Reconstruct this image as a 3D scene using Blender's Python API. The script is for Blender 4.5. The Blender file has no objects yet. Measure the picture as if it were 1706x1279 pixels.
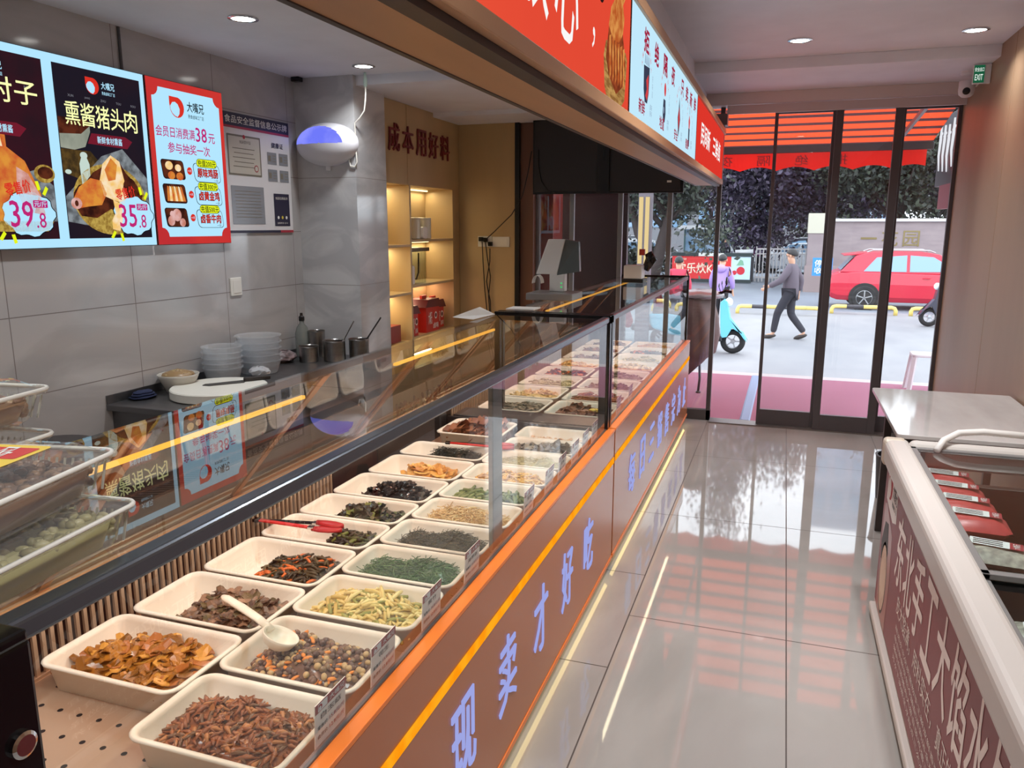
import bpy, bmesh, math, random
from mathutils import Vector as V, Matrix
random.seed(7)
S = bpy.context.scene
COL = S.collection
# ---------------------------------------------------------------- camera, world, exposure
cam = bpy.data.cameras.new('camera'); cam.sensor_width = 36; cam.lens = 27.52; cam.clip_end = 300; cam.clip_start = .05
camo = bpy.data.objects.new('camera', cam); COL.objects.link(camo)
camo.matrix_world = Matrix(((.94575584, -.06545626, .31821591, 0), (.32487556, .18655039, -.92717572, 0), (.00132616, .98026243, .19769626, 1.85), (0, 0, 0, 1)))
S.camera = camo
w = bpy.data.worlds.new('overcast'); S.world = w; w.use_nodes = True
_b = w.node_tree.nodes['Background']; _b.inputs[0].default_value = (.86, .93, 1, 1); _b.inputs[1].default_value = 4.2
S.view_settings.view_transform = 'Standard'; S.view_settings.look = 'None'; S.view_settings.gamma = 1
S.view_settings.use_curve_mapping = False
S.view_settings.exposure = 0.0
S.cycles.transparent_max_bounces = 32; S.cycles.max_bounces = 10; S.cycles.sample_clamp_indirect = 4

# ---------------------------------------------------------------- helpers
def lin(c):
    return tuple(((x / 255) / 12.92 if x / 255 <= .04045 else ((x / 255 + .055) / 1.055) ** 2.4) for x in c) + (1,)
_M = {}
def _new(name):
    m = bpy.data.materials.new(name); m.use_nodes = True; nt = m.node_tree
    return m, nt, nt.nodes['Principled BSDF']
def mat(name, c, rough=.5, metal=0, spec=.5, var=0, vscale=8, c2=None, bump=0, bscale=60, stretch=(1, 1, 1), trans=0):
    """principled surface; var / c2 mix in a procedural second colour, bump adds fine relief"""
    if name in _M: return _M[name]
    m, nt, p = _new(name); N, L = nt.nodes, nt.links
    p.inputs['Base Color'].default_value = lin(c); p.inputs['Roughness'].default_value = rough
    p.inputs['Metallic'].default_value = metal; p.inputs['Specular IOR Level'].default_value = spec
    if trans: p.inputs['Transmission Weight'].default_value = trans
    if var or c2 or bump:
        tc = N.new('ShaderNodeTexCoord'); mp = N.new('ShaderNodeMapping'); mp.inputs['Scale'].default_value = stretch
        L.new(tc.outputs['Object'], mp.inputs[0])
    if var or c2:
        n = N.new('ShaderNodeTexNoise'); n.inputs['Scale'].default_value = vscale; n.inputs['Detail'].default_value = 6
        L.new(mp.outputs[0], n.inputs[0])
        r = N.new('ShaderNodeValToRGB'); r.color_ramp.elements[0].position = .35; r.color_ramp.elements[1].position = .65
        r.color_ramp.elements[0].color = lin(c)
        r.color_ramp.elements[1].color = lin(c2 if c2 else tuple(min(255, x * (1 + var)) for x in c))
        L.new(n.outputs[0], r.inputs[0]); L.new(r.outputs[0], p.inputs['Base Color'])
    if bump:
        n2 = N.new('ShaderNodeTexNoise'); n2.inputs['Scale'].default_value = bscale; n2.inputs['Detail'].default_value = 4
        L.new(mp.outputs[0], n2.inputs[0]); b = N.new('ShaderNodeBump'); b.inputs['Strength'].default_value = bump; b.inputs['Distance'].default_value = .01
        L.new(n2.outputs[0], b.inputs['Height']); L.new(b.outputs[0], p.inputs['Normal'])
    _M[name] = m; return m
def emi(name, c, s=1, c2=None, vscale=20, stretch=(1, 1, 1)):
    """a surface that gives off light: lamps, lit panels, screens"""
    if name in _M: return _M[name]
    m, nt, p = _new(name); N, L = nt.nodes, nt.links; N.remove(p)
    e = N.new('ShaderNodeEmission'); e.inputs[0].default_value = lin(c); e.inputs[1].default_value = s
    if c2:
        tc = N.new('ShaderNodeTexCoord'); mp = N.new('ShaderNodeMapping'); mp.inputs['Scale'].default_value = stretch
        n = N.new('ShaderNodeTexNoise'); n.inputs['Scale'].default_value = vscale; n.inputs['Detail'].default_value = 5
        r = N.new('ShaderNodeValToRGB'); r.color_ramp.elements[0].position = .38; r.color_ramp.elements[1].position = .62
        r.color_ramp.elements[0].color = lin(c); r.color_ramp.elements[1].color = lin(c2)
        L.new(tc.outputs['Object'], mp.inputs[0]); L.new(mp.outputs[0], n.inputs[0]); L.new(n.outputs[0], r.inputs[0]); L.new(r.outputs[0], e.inputs[0])
    L.new(e.outputs[0], N['Material Output'].inputs[0])
    _M[name] = m; return m
def glass(name, tint=(245, 250, 250), ior=1.6, dirt=0):
    """thin clear pane: see-through with fresnel reflection"""
    if name in _M: return _M[name]
    m, nt, p = _new(name); N, L = nt.nodes, nt.links; N.remove(p)
    t = N.new('ShaderNodeBsdfTransparent'); t.inputs[0].default_value = lin(tint)
    g = N.new('ShaderNodeBsdfGlossy'); g.inputs['Roughness'].default_value = 0
    f = N.new('ShaderNodeFresnel'); f.inputs[0].default_value = ior
    ge = N.new('ShaderNodeNewGeometry'); iv = N.new('ShaderNodeMath'); iv.operation = 'SUBTRACT'; iv.inputs[0].default_value = 1.0; f2 = N.new('ShaderNodeMath'); f2.operation = 'POWER'; L.new(f.outputs[0], f2.inputs[0]); f2.inputs[1].default_value = .85; L.new(ge.outputs['Backfacing'], iv.inputs[1])
    iv.use_clamp = False; iw = N.new('ShaderNodeMath'); iw.operation = 'MAXIMUM'; L.new(iv.outputs[0], iw.inputs[0]); iw.inputs[1].default_value = 0
    k = N.new('ShaderNodeMath'); k.operation = 'MULTIPLY'; k.use_clamp = True; L.new(f2.outputs[0], k.inputs[0]); L.new(iw.outputs[0], k.inputs[1])   # reflect on entering a pane only
    x = N.new('ShaderNodeMixShader'); L.new(k.outputs[0], x.inputs[0]); L.new(t.outputs[0], x.inputs[1]); L.new(g.outputs[0], x.inputs[2])
    o = x
    if dirt:
        d = N.new('ShaderNodeBsdfDiffuse'); d.inputs[0].default_value = (.8, .8, .8, 1)
        y = N.new('ShaderNodeMixShader'); y.inputs[0].default_value = dirt
        L.new(x.outputs[0], y.inputs[1]); L.new(d.outputs[0], y.inputs[2]); o = y
    L.new(o.outputs[0], N['Material Output'].inputs[0])
    _M[name] = m; return m

def tag(o, label=None, cat=None, group=None, kind=None):
    if label: o['label'] = label
    if cat: o['category'] = cat
    if group: o['group'] = group
    if kind: o['kind'] = kind
    return o
ORG = {}
def thing(name, label, cat, loc=(0, 0, 0), group=None, kind=None):
    o = bpy.data.objects.new(name, None); COL.objects.link(o); o.location = loc; o.empty_display_size = .05
    ORG[o.name] = V(loc)
    return tag(o, label, cat, group, kind)
_T = {}
def glyphs(s, bold=0, shear=0, space=1, line=1):
    k = (s, bold, shear, space, line)
    if k not in _T:
        c = bpy.data.curves.new('t', 'FONT'); c.body = s; c.size = 1; c.shear = shear; c.space_character = space
        c.space_line = line; c.resolution_u = 2; c.align_x = 'CENTER'; c.align_y = 'CENTER'; c.fill_mode = 'FRONT'
        o = bpy.data.objects.new('t', c); me = bpy.data.meshes.new_from_object(o)
        vs = [(v.co.x, v.co.y) for v in me.vertices]; fs = [tuple(p.vertices) for p in me.polygons]
        bpy.data.objects.remove(o); bpy.data.curves.remove(c); bpy.data.meshes.remove(me)
        if vs:   # centre on the inked box
            x0, x1 = min(a for a, b in vs), max(a for a, b in vs); y0, y1 = min(b for a, b in vs), max(b for a, b in vs)
            vs = [(a - (x0 + x1) / 2, b - (y0 + y1) / 2) for a, b in vs]
            _T[k] = (vs, fs, x1 - x0, y1 - y0)
        else: _T[k] = ([], [], 1, 1)
    return _T[k]
class MB:
    def __init__(s): s.v, s.f, s.m, s.c = [], [], [], []
    def add(s, vs, fs, mi=0):
        o = len(s.v); s.c.append((o, len(s.f), len(vs), len(fs))); s.v += [V(p) for p in vs]; s.f += [tuple(i + o for i in f) for f in fs]; s.m += [mi] * len(fs); return s
    def box(s, a, b, mi=0):
        (x0, y0, z0), (x1, y1, z1) = a, b
        return s.add([(x0, y0, z0), (x1, y0, z0), (x1, y1, z0), (x0, y1, z0), (x0, y0, z1), (x1, y0, z1), (x1, y1, z1), (x0, y1, z1)],
                     [(0, 3, 2, 1), (4, 5, 6, 7), (0, 1, 5, 4), (1, 2, 6, 5), (2, 3, 7, 6), (3, 0, 4, 7)], mi)
    def obb(s, c, ax, ay, az, mi=0):
        c, ax, ay, az = V(c), V(ax), V(ay), V(az)
        P = [c + ax * i + ay * j + az * k for k in (-1, 1) for i, j in ((-1, -1), (1, -1), (1, 1), (-1, 1))]
        return s.add(P, [(0, 3, 2, 1), (4, 5, 6, 7), (0, 1, 5, 4), (1, 2, 6, 5), (2, 3, 7, 6), (3, 0, 4, 7)], mi)
    def bar(s, p, q, w, h, up=(0, 0, 1), mi=0):
        p, q = V(p), V(q); d = (q - p); u = V(up); x = d.cross(u)
        if x.length < 1e-6: x = d.cross(V((1, 0, 0)))
        x.normalize(); u = x.cross(d).normalized()
        return s.obb((p + q) / 2, d / 2, x * w / 2, u * h / 2, mi)
    def ring(s, rings, caps=True, mi=0, closed=False):
        n = len(rings[0]); vs = [p for r in rings for p in r]; fs = []
        R = len(rings)
        for i in range(R if closed else R - 1):
            for j in range(n):
                a, b = i * n, ((i + 1) % R) * n; fs.append((a + j, a + (j + 1) % n, b + (j + 1) % n, b + j))
        if caps and not closed: fs += [tuple(range(n))[::-1], tuple((R - 1) * n + j for j in range(n))]
        return s.add(vs, fs, mi)
    def tube(s, pts, r, n=8, mi=0, caps=True, closed=False):
        pts = [V(p) for p in pts]; k = len(pts); rs = r if isinstance(r, (list, tuple)) else [r] * k; rings = []
        up = None
        for i, p in enumerate(pts):
            d = (pts[min(i + 1, k - 1)] - pts[max(i - 1, 0)]) if not closed else (pts[(i + 1) % k] - pts[i - 1])
            d.normalize()
            if up is None: up = d.cross(V((0, 0, 1)) if abs(d.z) < .9 else V((1, 0, 0))).normalized()
            up = (up - d * up.dot(d)); up.normalize(); v = d.cross(up)
            rings.append([p + (up * math.cos(t) + v * math.sin(t)) * rs[i] for t in (2 * math.pi * j / n for j in range(n))])
        return s.ring(rings, caps, mi, closed)
    def lathe(s, c, prof, n=24, axis='z', mi=0, caps=True, sx=1, sy=1):
        c = V(c); rings = []
        for r, z in prof:
            row = []
            for j in range(n):
                t = 2 * math.pi * j / n; a, b = r * math.cos(t) * sx, r * math.sin(t) * sy
                row.append(c + (V((a, b, z)) if axis == 'z' else V((z, a, b)) if axis == 'x' else V((a, z, b))))
            rings.append(row)
        return s.ring(rings, caps, mi)
    def prism(s, pts, O, U, W, T, mi=0):
        """polygon (u,w) on axes U,W from O, thickened by vector T"""
        O, U, W, T = V(O), V(U), V(W), V(T); n = len(pts)
        a = [O + U * p[0] + W * p[1] for p in pts]
        return s.add(a + [p + T for p in a], [tuple(range(n))[::-1], tuple(range(n, 2 * n))] + [(i, (i + 1) % n, n + (i + 1) % n, n + i) for i in range(n)], mi)
    def flat(s, pts, O, U, W, mi=0):
        O, U, W = V(O), V(U), V(W)
        return s.add([O + U * p[0] + W * p[1] for p in pts], [tuple(range(len(pts)))], mi)
    def ell(s, c, r, nu=16, nv=10, mi=0, R=None, z0=-1, z1=1):
        c = V(c); rings = []
        for i in range(nv + 1):
            ph = math.asin(z0) + (math.asin(z1) - math.asin(z0)) * i / nv; cr, z = max(math.cos(ph), 1e-3), math.sin(ph)
            row = []
            for j in range(nu):
                t = 2 * math.pi * j / nu; p = V((r[0] * cr * math.cos(t), r[1] * cr * math.sin(t), r[2] * z))
                row.append(c + (R @ p if R else p))
            rings.append(row)
        return s.ring(rings, True, mi)
    def text(s, t, O, U, W, size, mi=0, bold=0, shear=0, fit=None, depth=0, space=1, line=1):
        """lettering centred on O, along U, up W; fit=(w,h) stretches it to a box"""
        vs, fs, tw, th = glyphs(t, bold, shear, space, line); O, U, W = V(O), V(U).normalized(), V(W).normalized()
        kx = ky = size
        if fit: kx, ky = fit[0] / tw, fit[1] / th
        P = [O + U * a * kx + W * b * ky for a, b in vs]
        sh_ = [(0, 0)] if not bold else [(-.5, 0), (.5, 0), (0, -.45), (0, .45)]
        for i_, (dx, dy) in enumerate(sh_): s.add([p + U * dx * bold * kx + W * dy * bold * ky + U.cross(W) * .00004 * i_ for p in P], fs, mi)   # heavier strokes
        if depth:
            T = U.cross(W) * depth; n = len(P); s.add([p + T for p in P], fs, mi)
            e = {}
            for f in fs:
                for i in range(len(f)):
                    k = (f[i], f[(i + 1) % len(f)]); e[k] = 1
            for (i, j) in e:
                if (j, i) not in e: s.add([P[i], P[j], P[j] + T, P[i] + T], [(0, 1, 2, 3)], mi)
        return s
    def clusters(s):
        """lettering and pictures that stand apart become parts of their own"""
        bb = []
        for o, f0, nv, nf in s.c:
            P = s.v[o:o + nv]; bb.append(([min(p[i] for p in P) for i in range(3)], [max(p[i] for p in P) for i in range(3)]) if P else None)
        n = len(bb); par = list(range(n))
        def fd(i):
            while par[i] != i: par[i] = par[par[i]]; i = par[i]
            return i
        for i in range(n):
            for j in range(i):
                if bb[i] is None or bb[j] is None or fd(i) == fd(j): continue
                gap = max(max(bb[i][0][k] - bb[j][1][k], bb[j][0][k] - bb[i][1][k]) for k in range(3))
                side = max(max(b[1][k] - b[0][k] for k in range(3)) for b in (bb[i], bb[j]))
                if gap < max(.02, .27 * side): par[fd(i)] = fd(j)
        out = {}
        for i, (o, f0, nv, nf) in enumerate(s.c):
            if bb[i] is None: continue
            c = out.setdefault(fd(i), MB()); k = len(c.v); c.v += s.v[o:o + nv]; c.f += [tuple(q - o + k for q in f) for f in s.f[f0:f0 + nf]]; c.m += s.m[f0:f0 + nf]; c.c.append((k, 0, nv, nf))
        return list(out.values())
    def build(s, name, mats, parent=None, label=None, cat=None, group=None, kind=None, bevel=0, seg=2, smooth=False, sub=0, solid=0, recalc=True, org=None):
        if not isinstance(mats, (list, tuple)): mats = [mats]
        if name in ('lettering', 'artwork') and parent is not None and len(s.c) > 1:
            cs = s.clusters()
            if len(cs) > 1:
                return [c.build(name, mats, parent, label, cat, group, kind, bevel, seg, smooth, sub, solid, recalc, org) for c in cs][0]
        if parent is not None:
            r = parent
            while r.parent: r = r.parent
            o0 = ORG[r.name]
        elif org is not None: o0 = V(org)
        else:
            xs = [min(p[i] for p in s.v) for i in range(3)]; xe = [max(p[i] for p in s.v) for i in range(3)]
            o0 = V(((xs[0] + xe[0]) / 2, (xs[1] + xe[1]) / 2, xs[2]))
        me = bpy.data.meshes.new(name); me.from_pydata([tuple(p - o0) for p in s.v], [], s.f); me.polygons.foreach_set('material_index', s.m)
        for m in mats: me.materials.append(m)
        if recalc:
            bm = bmesh.new(); bm.from_mesh(me); bmesh.ops.recalc_face_normals(bm, faces=bm.faces); bm.to_mesh(me); bm.free()
        if smooth: me.polygons.foreach_set('use_smooth', [True] * len(me.polygons))
        me.update()
        o = bpy.data.objects.new(name, me); COL.objects.link(o)
        if parent is not None: o.parent = parent
        else: o.location = o0; ORG[o.name] = o0
        if solid: d = o.modifiers.new('solid', 'SOLIDIFY'); d.thickness = solid; d.offset = 0
        if bevel:
            d = o.modifiers.new('bevel', 'BEVEL'); d.width = bevel; d.segments = seg; d.limit_method = 'ANGLE'; d.angle_limit = .6
        if sub: d = o.modifiers.new('sub', 'SUBSURF'); d.levels = d.render_levels = sub
        return tag(o, label, cat, group, kind)
def B(a, b, name, m, parent=None, label=None, cat=None, **k):
    return MB().box(a, b).build(name, m, parent, label, cat, **k)
def dup(root, loc=None, label=None, rotz=None, group=None):
    r = root.copy(); COL.objects.link(r)
    if loc is not None: r.location = loc
    if rotz is not None: r.rotation_euler.z = rotz
    if label: r['label'] = label
    if group: r['group'] = group
    for ch in list(root.children):
        c = ch.copy(); COL.objects.link(c); c.parent = r
        for g in ch.children:
            d = g.copy(); COL.objects.link(d); d.parent = c
    return r
def rrect(w, h, r, n=5, cx=0, cy=0):
    o = []
    for sx, sy, a in ((1, -1, -90), (1, 1, 0), (-1, 1, 90), (-1, -1, 180)):
        for i in range(n + 1):
            t = math.radians(a + 90 * i / n); o.append((cx + sx * (w / 2 - r) + r * math.cos(t), cy + sy * (h / 2 - r) + r * math.sin(t)))
    return o
def circ(r, n=24, cx=0, cy=0, ry=None):
    return [(cx + r * math.cos(2 * math.pi * i / n), cy + (ry or r) * math.sin(2 * math.pi * i / n)) for i in range(n)]
def lamp(name, kind, loc, energy, color=(1, 1, 1), size=.1, size_y=None, direction=(0, 0, -1), spread=None, parent=None):
    l = bpy.data.lights.new(name, kind); l.energy = energy; l.color = color
    if kind == 'AREA':
        l.shape = 'RECTANGLE' if size_y else 'DISK'; l.size = size
        if size_y: l.size_y = size_y
        if spread: l.spread = math.radians(spread)
    o = bpy.data.objects.new(name, l); COL.objects.link(o)
    z = -V(direction).normalized(); y = YP if abs(z.y) < .9 else ZP; y = (y - z * y.dot(z)).normalized(); x = y.cross(z)
    o.rotation_euler = Matrix((x, y, z)).transposed().to_euler(); o.location = V(loc)
    if parent is not None: o.parent = parent; o.location = V(loc) - ORG[parent.name]
    return o
XP, YP, ZP = V((1, 0, 0)), V((0, 1, 0)), V((0, 0, 1)); YN = -YP; XN = -XP
# ---------------------------------------------------------------- materials
white = mat('white_paint', (226, 226, 228), .6)
plaster = mat('ceiling_paint', (226, 229, 238), .75, var=.03, vscale=3)
wood_l = mat('laminate_light', (186, 160, 118), .45, var=.06, vscale=3, stretch=(1, 1, .15))
wood_r = mat('laminate_brown', (146, 118, 92), .4, var=.06, vscale=3, stretch=(1, 1, .12))
wood_s = mat('laminate_tan', (176, 134, 98), .4, var=.08, vscale=5, stretch=(1, .1, 1))
black = mat('black_metal', (18, 18, 20), .35)
blackg = mat('black_gloss', (14, 14, 16), .15)
darkfr = mat('dark_frame', (84, 78, 80), .4, .2)
steel = mat('brushed_steel', (150, 148, 146), .28, 1, var=.1, vscale=30, stretch=(1, .05, 1))
steel_d = mat('dark_steel', (112, 112, 114), .33, .85, var=.08, vscale=20, stretch=(.1, 1, 1))
chrome = mat('chrome', (205, 205, 205), .1, 1)
plast_w = mat('white_plastic', (236, 233, 224), .35)
paper = mat('paper', (238, 236, 230), .8)
ink = mat('ink', (30, 28, 32), .7)
ink_r = mat('red_ink', (168, 40, 52), .6)
panel_b = mat('brown_gloss_panel', (180, 108, 68), .22, spec=.5)
orange_t = mat('orange_trim', (244, 130, 48), .3)
glassc = glass('clear_glass'); glass_w = glass('window_glass', (250, 251, 252), 1.5, .012)
led_w = emi('led_warm', (255, 176, 70), 2.2); led_y = emi('led_amber', (255, 150, 14), 1.0, (255, 172, 30), 14, (1, 1, 1)); led_c = emi('led_cream', (255, 232, 170), 2.5)
lampw = emi('downlight_lens', (255, 253, 248), 9)
cordm = mat('black_rubber', (20, 18, 18), .5)

def tile_mat(name, base, rough, px, ox, py, oy, grout, wid, axis, base2, vs, left=None, ior=1.6):
    """polished tiles: joint lines from object-space arithmetic, faint stone veins"""
    m, nt, p = _new(name); N, L = nt.nodes, nt.links
    tc = N.new('ShaderNodeTexCoord'); sx = N.new('ShaderNodeSeparateXYZ'); L.new(tc.outputs['Object'], sx.inputs[0])
    def mth(op, a, b=None):
        n = N.new('ShaderNodeMath'); n.operation = op
        for i, q in enumerate((a, b)):
            if q is None: continue
            if isinstance(q, (int, float)): n.inputs[i].default_value = q
            else: L.new(q, n.inputs[i])
        return n.outputs[0]
    def line(src, per, off, ww):
        t = mth('MODULO', mth('ADD', mth('SUBTRACT', src, off), per * 100), per)
        return mth('ADD', mth('LESS_THAN', t, ww), 0)
    u, v = sx.outputs[axis[0]], sx.outputs[axis[1]]
    lu = line(u, px, ox, wid); lv = line(v, py, oy, wid)
    if left:   # the strip of cut tiles along the counter has its own joints
        lv2 = line(v, left[1], left[2], wid); msk = mth('LESS_THAN', u, left[0])
        lv = mth('ADD', mth('MULTIPLY', lv2, msk), mth('MULTIPLY', lv, mth('SUBTRACT', 1, msk)))
    g = mth('MINIMUM', mth('ADD', lu, lv), 1)
    n = N.new('ShaderNodeTexNoise'); n.inputs['Scale'].default_value = vs; n.inputs['Detail'].default_value = 8; n.inputs['Distortion'].default_value = 1.5
    mp = N.new('ShaderNodeMapping'); mp.inputs['Scale'].default_value = (1, .6, 1.6); L.new(tc.outputs['Object'], mp.inputs[0]); L.new(mp.outputs[0], n.inputs[0])
    r = N.new('ShaderNodeValToRGB'); r.color_ramp.elements[0].position = .42; r.color_ramp.elements[1].position = .6
    r.color_ramp.elements[0].color = lin(base2); r.color_ramp.elements[1].color = lin(base); L.new(n.outputs[0], r.inputs[0])
    x = N.new('ShaderNodeMixRGB'); L.new(g, x.inputs[0]); L.new(r.outputs[0], x.inputs[1]); x.inputs[2].default_value = lin(grout)
    L.new(x.outputs[0], p.inputs['Base Color']); p.inputs['IOR'].default_value = ior
    L.new(mth('ADD', mth('MULTIPLY', g, .5), rough), p.inputs['Roughness'])
    return m
floor_m = tile_mat('floor_tiles', (170, 166, 161), .035, .722, .120, 1.433, 3.495, (70, 60, 54), .006, (0, 1), (159, 155, 150), 1.1, (-.6, .955, 3.01), 1.66)
wall_m = tile_mat('wall_tiles', (188, 185, 184), .1, .812, 2.835, .406, .991, (120, 112, 108), .005, (1, 2), (176, 173, 172), 1.6)
col_m = tile_mat('column_tiles', (206, 206, 206), .1, 3, -9, .812, 1.395, (150, 146, 142), .005, (0, 2), (184, 184, 186), 2.0)

# ---------------------------------------------------------------- shell of the room
def struct(a, b, name, m, **k):
    o = MB().box(a, b).build(name, m, org=(0, 0, 0), kind='structure', **k); return o
struct((-3.7, -3, -.1), (1.45, 7.72, 0), 'floor', floor_m)
struct((-3.7, -3, 0), (-3.6, 5.9, 3.2), 'wall_left', wall_m)
struct((-3.6, 5.38, 0), (-3.09, 5.86, 3.0), 'wall_column', col_m)
struct((-3.7, 5.9, 0), (-3.6, 7.7, 3.2), 'wall_alcove', wood_l)
struct((-3.7, -3.1, 0), (1.45, -3, 3.2), 'wall_back', white)
struct((1.34, -3.1, 0), (1.45, 7.72, 3.2), 'wall_right', white)
struct((-3.7, -3, 2.94), (-.75, 5.42, 3.1), 'ceiling', plaster)
struct((-3.7, 5.42, 2.87), (-.75, 6.9, 3.1), 'trim_13', plaster)
struct((-3.7, 6.9, 2.83), (-.75, 7.7, 3.1), 'trim_14', plaster)
struct((-.75, -3, 3.08), (1.4, 7.7, 3.2), 'ceiling', plaster)
struct((-.75, 6.5, 3.0), (1.34, 7.7, 3.08), 'trim_1', plaster, bevel=.004)
struct((-.86, -3, 2.68), (-.744, 7.7, 3.1), 'wall_beam', plaster)
for i, (y0, y1) in enumerate(((-3, -.4), (-.39, 2.1), (2.11, 4.1), (4.11, 6.1), (6.105, 7.7))):
    struct((1.32, y0, 0), (1.345, y1, 3.08), 'trim_%d' % (i + 2), wood_r, bevel=.003)
struct((-3.7, 7.5, 0), (-2.545, 7.7, 2.84), 'wall_street', wood_l)
struct((-2.545, 7.49, 0), (-2.50, 7.7, 2.84), 'trim_7', black)
struct((-2.50, 7.54, 0), (-2.37, 7.7, 2.84), 'trim_8', mat('brown_jamb', (120, 84, 66), .4))
struct((-2.37, 7.56, 2.74), (-.56, 7.7, 2.84), 'trim_9', mat('mauve_frame', (118, 100, 100), .4))
struct((-.75, 7.5, 2.9), (1.32, 7.72, 3.0), 'trim_10', mat('header_grey', (216, 206, 204), .4), bevel=.004)
struct((-.56, 7.49, 2.82), (1.32, 7.515, 2.895), 'trim_11', mat('header_cover', (196, 184, 182), .35), bevel=.003)
# street window beside the door
wn = thing('window_1', None, None, (-1.46, 7.65, 0), kind='structure')
fr = MB()
for x, w_ in ((-2.35, .05), (-2.0, .045), (-1.52, .045), (-1.05, .045)): fr.box((x - w_ / 2, 7.63, .1), (x + w_ / 2, 7.67, 2.84))
fr.build('frame', mat('silver_mullion', (150, 152, 156), .3, .6), wn, bevel=.003)
MB().box((-.625, 7.62, 0), (-.585, 7.69, 2.9)).box((-2.37, 7.62, 0), (-.585, 7.69, .1)).build('sash', darkfr, wn, bevel=.003)
for a, b in ((-2.33, -2.02), (-1.98, -1.54), (-1.5, -1.07), (-1.03, -.625)): B((a, 7.646, .1), (b, 7.654, 2.84), 'pane', glass_w, wn)
# sliding glass door leaves
def door(i, x0, x1, y, wl, wr):
    d = thing('door_%d' % i, None, None, ((x0 + x1) / 2, y, 0), kind='structure')
    MB().box((x0, y - .02, .012), (x0 + wl, y + .02, 2.86)).box((x1 - wr, y - .02, .012), (x1, y + .02, 2.86)).box((x0 + wl, y - .02, .012), (x1 - wr, y + .02, .155)).box((x0 + wl, y - .02, 2.82), (x1 - wr, y + .02, 2.86)).build('frame', darkfr, d, bevel=.002)
    B((x0 + wl, y - .004, .155), (x1 - wr, y + .004, 2.82), 'pane', glass_w, d)
    return d
door(1, -.155, .375, 7.61, .03, .055)
door(2, .345, .87, 7.55, .06, .065)
door(3, .84, 1.32, 7.66, .06, .03)
MB().box((-.585, 7.52, 0), (1.32, 7.7, .012)).build('trim_12', mat('threshold_steel', (140, 132, 128), .3, .7), kind='structure')
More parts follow.
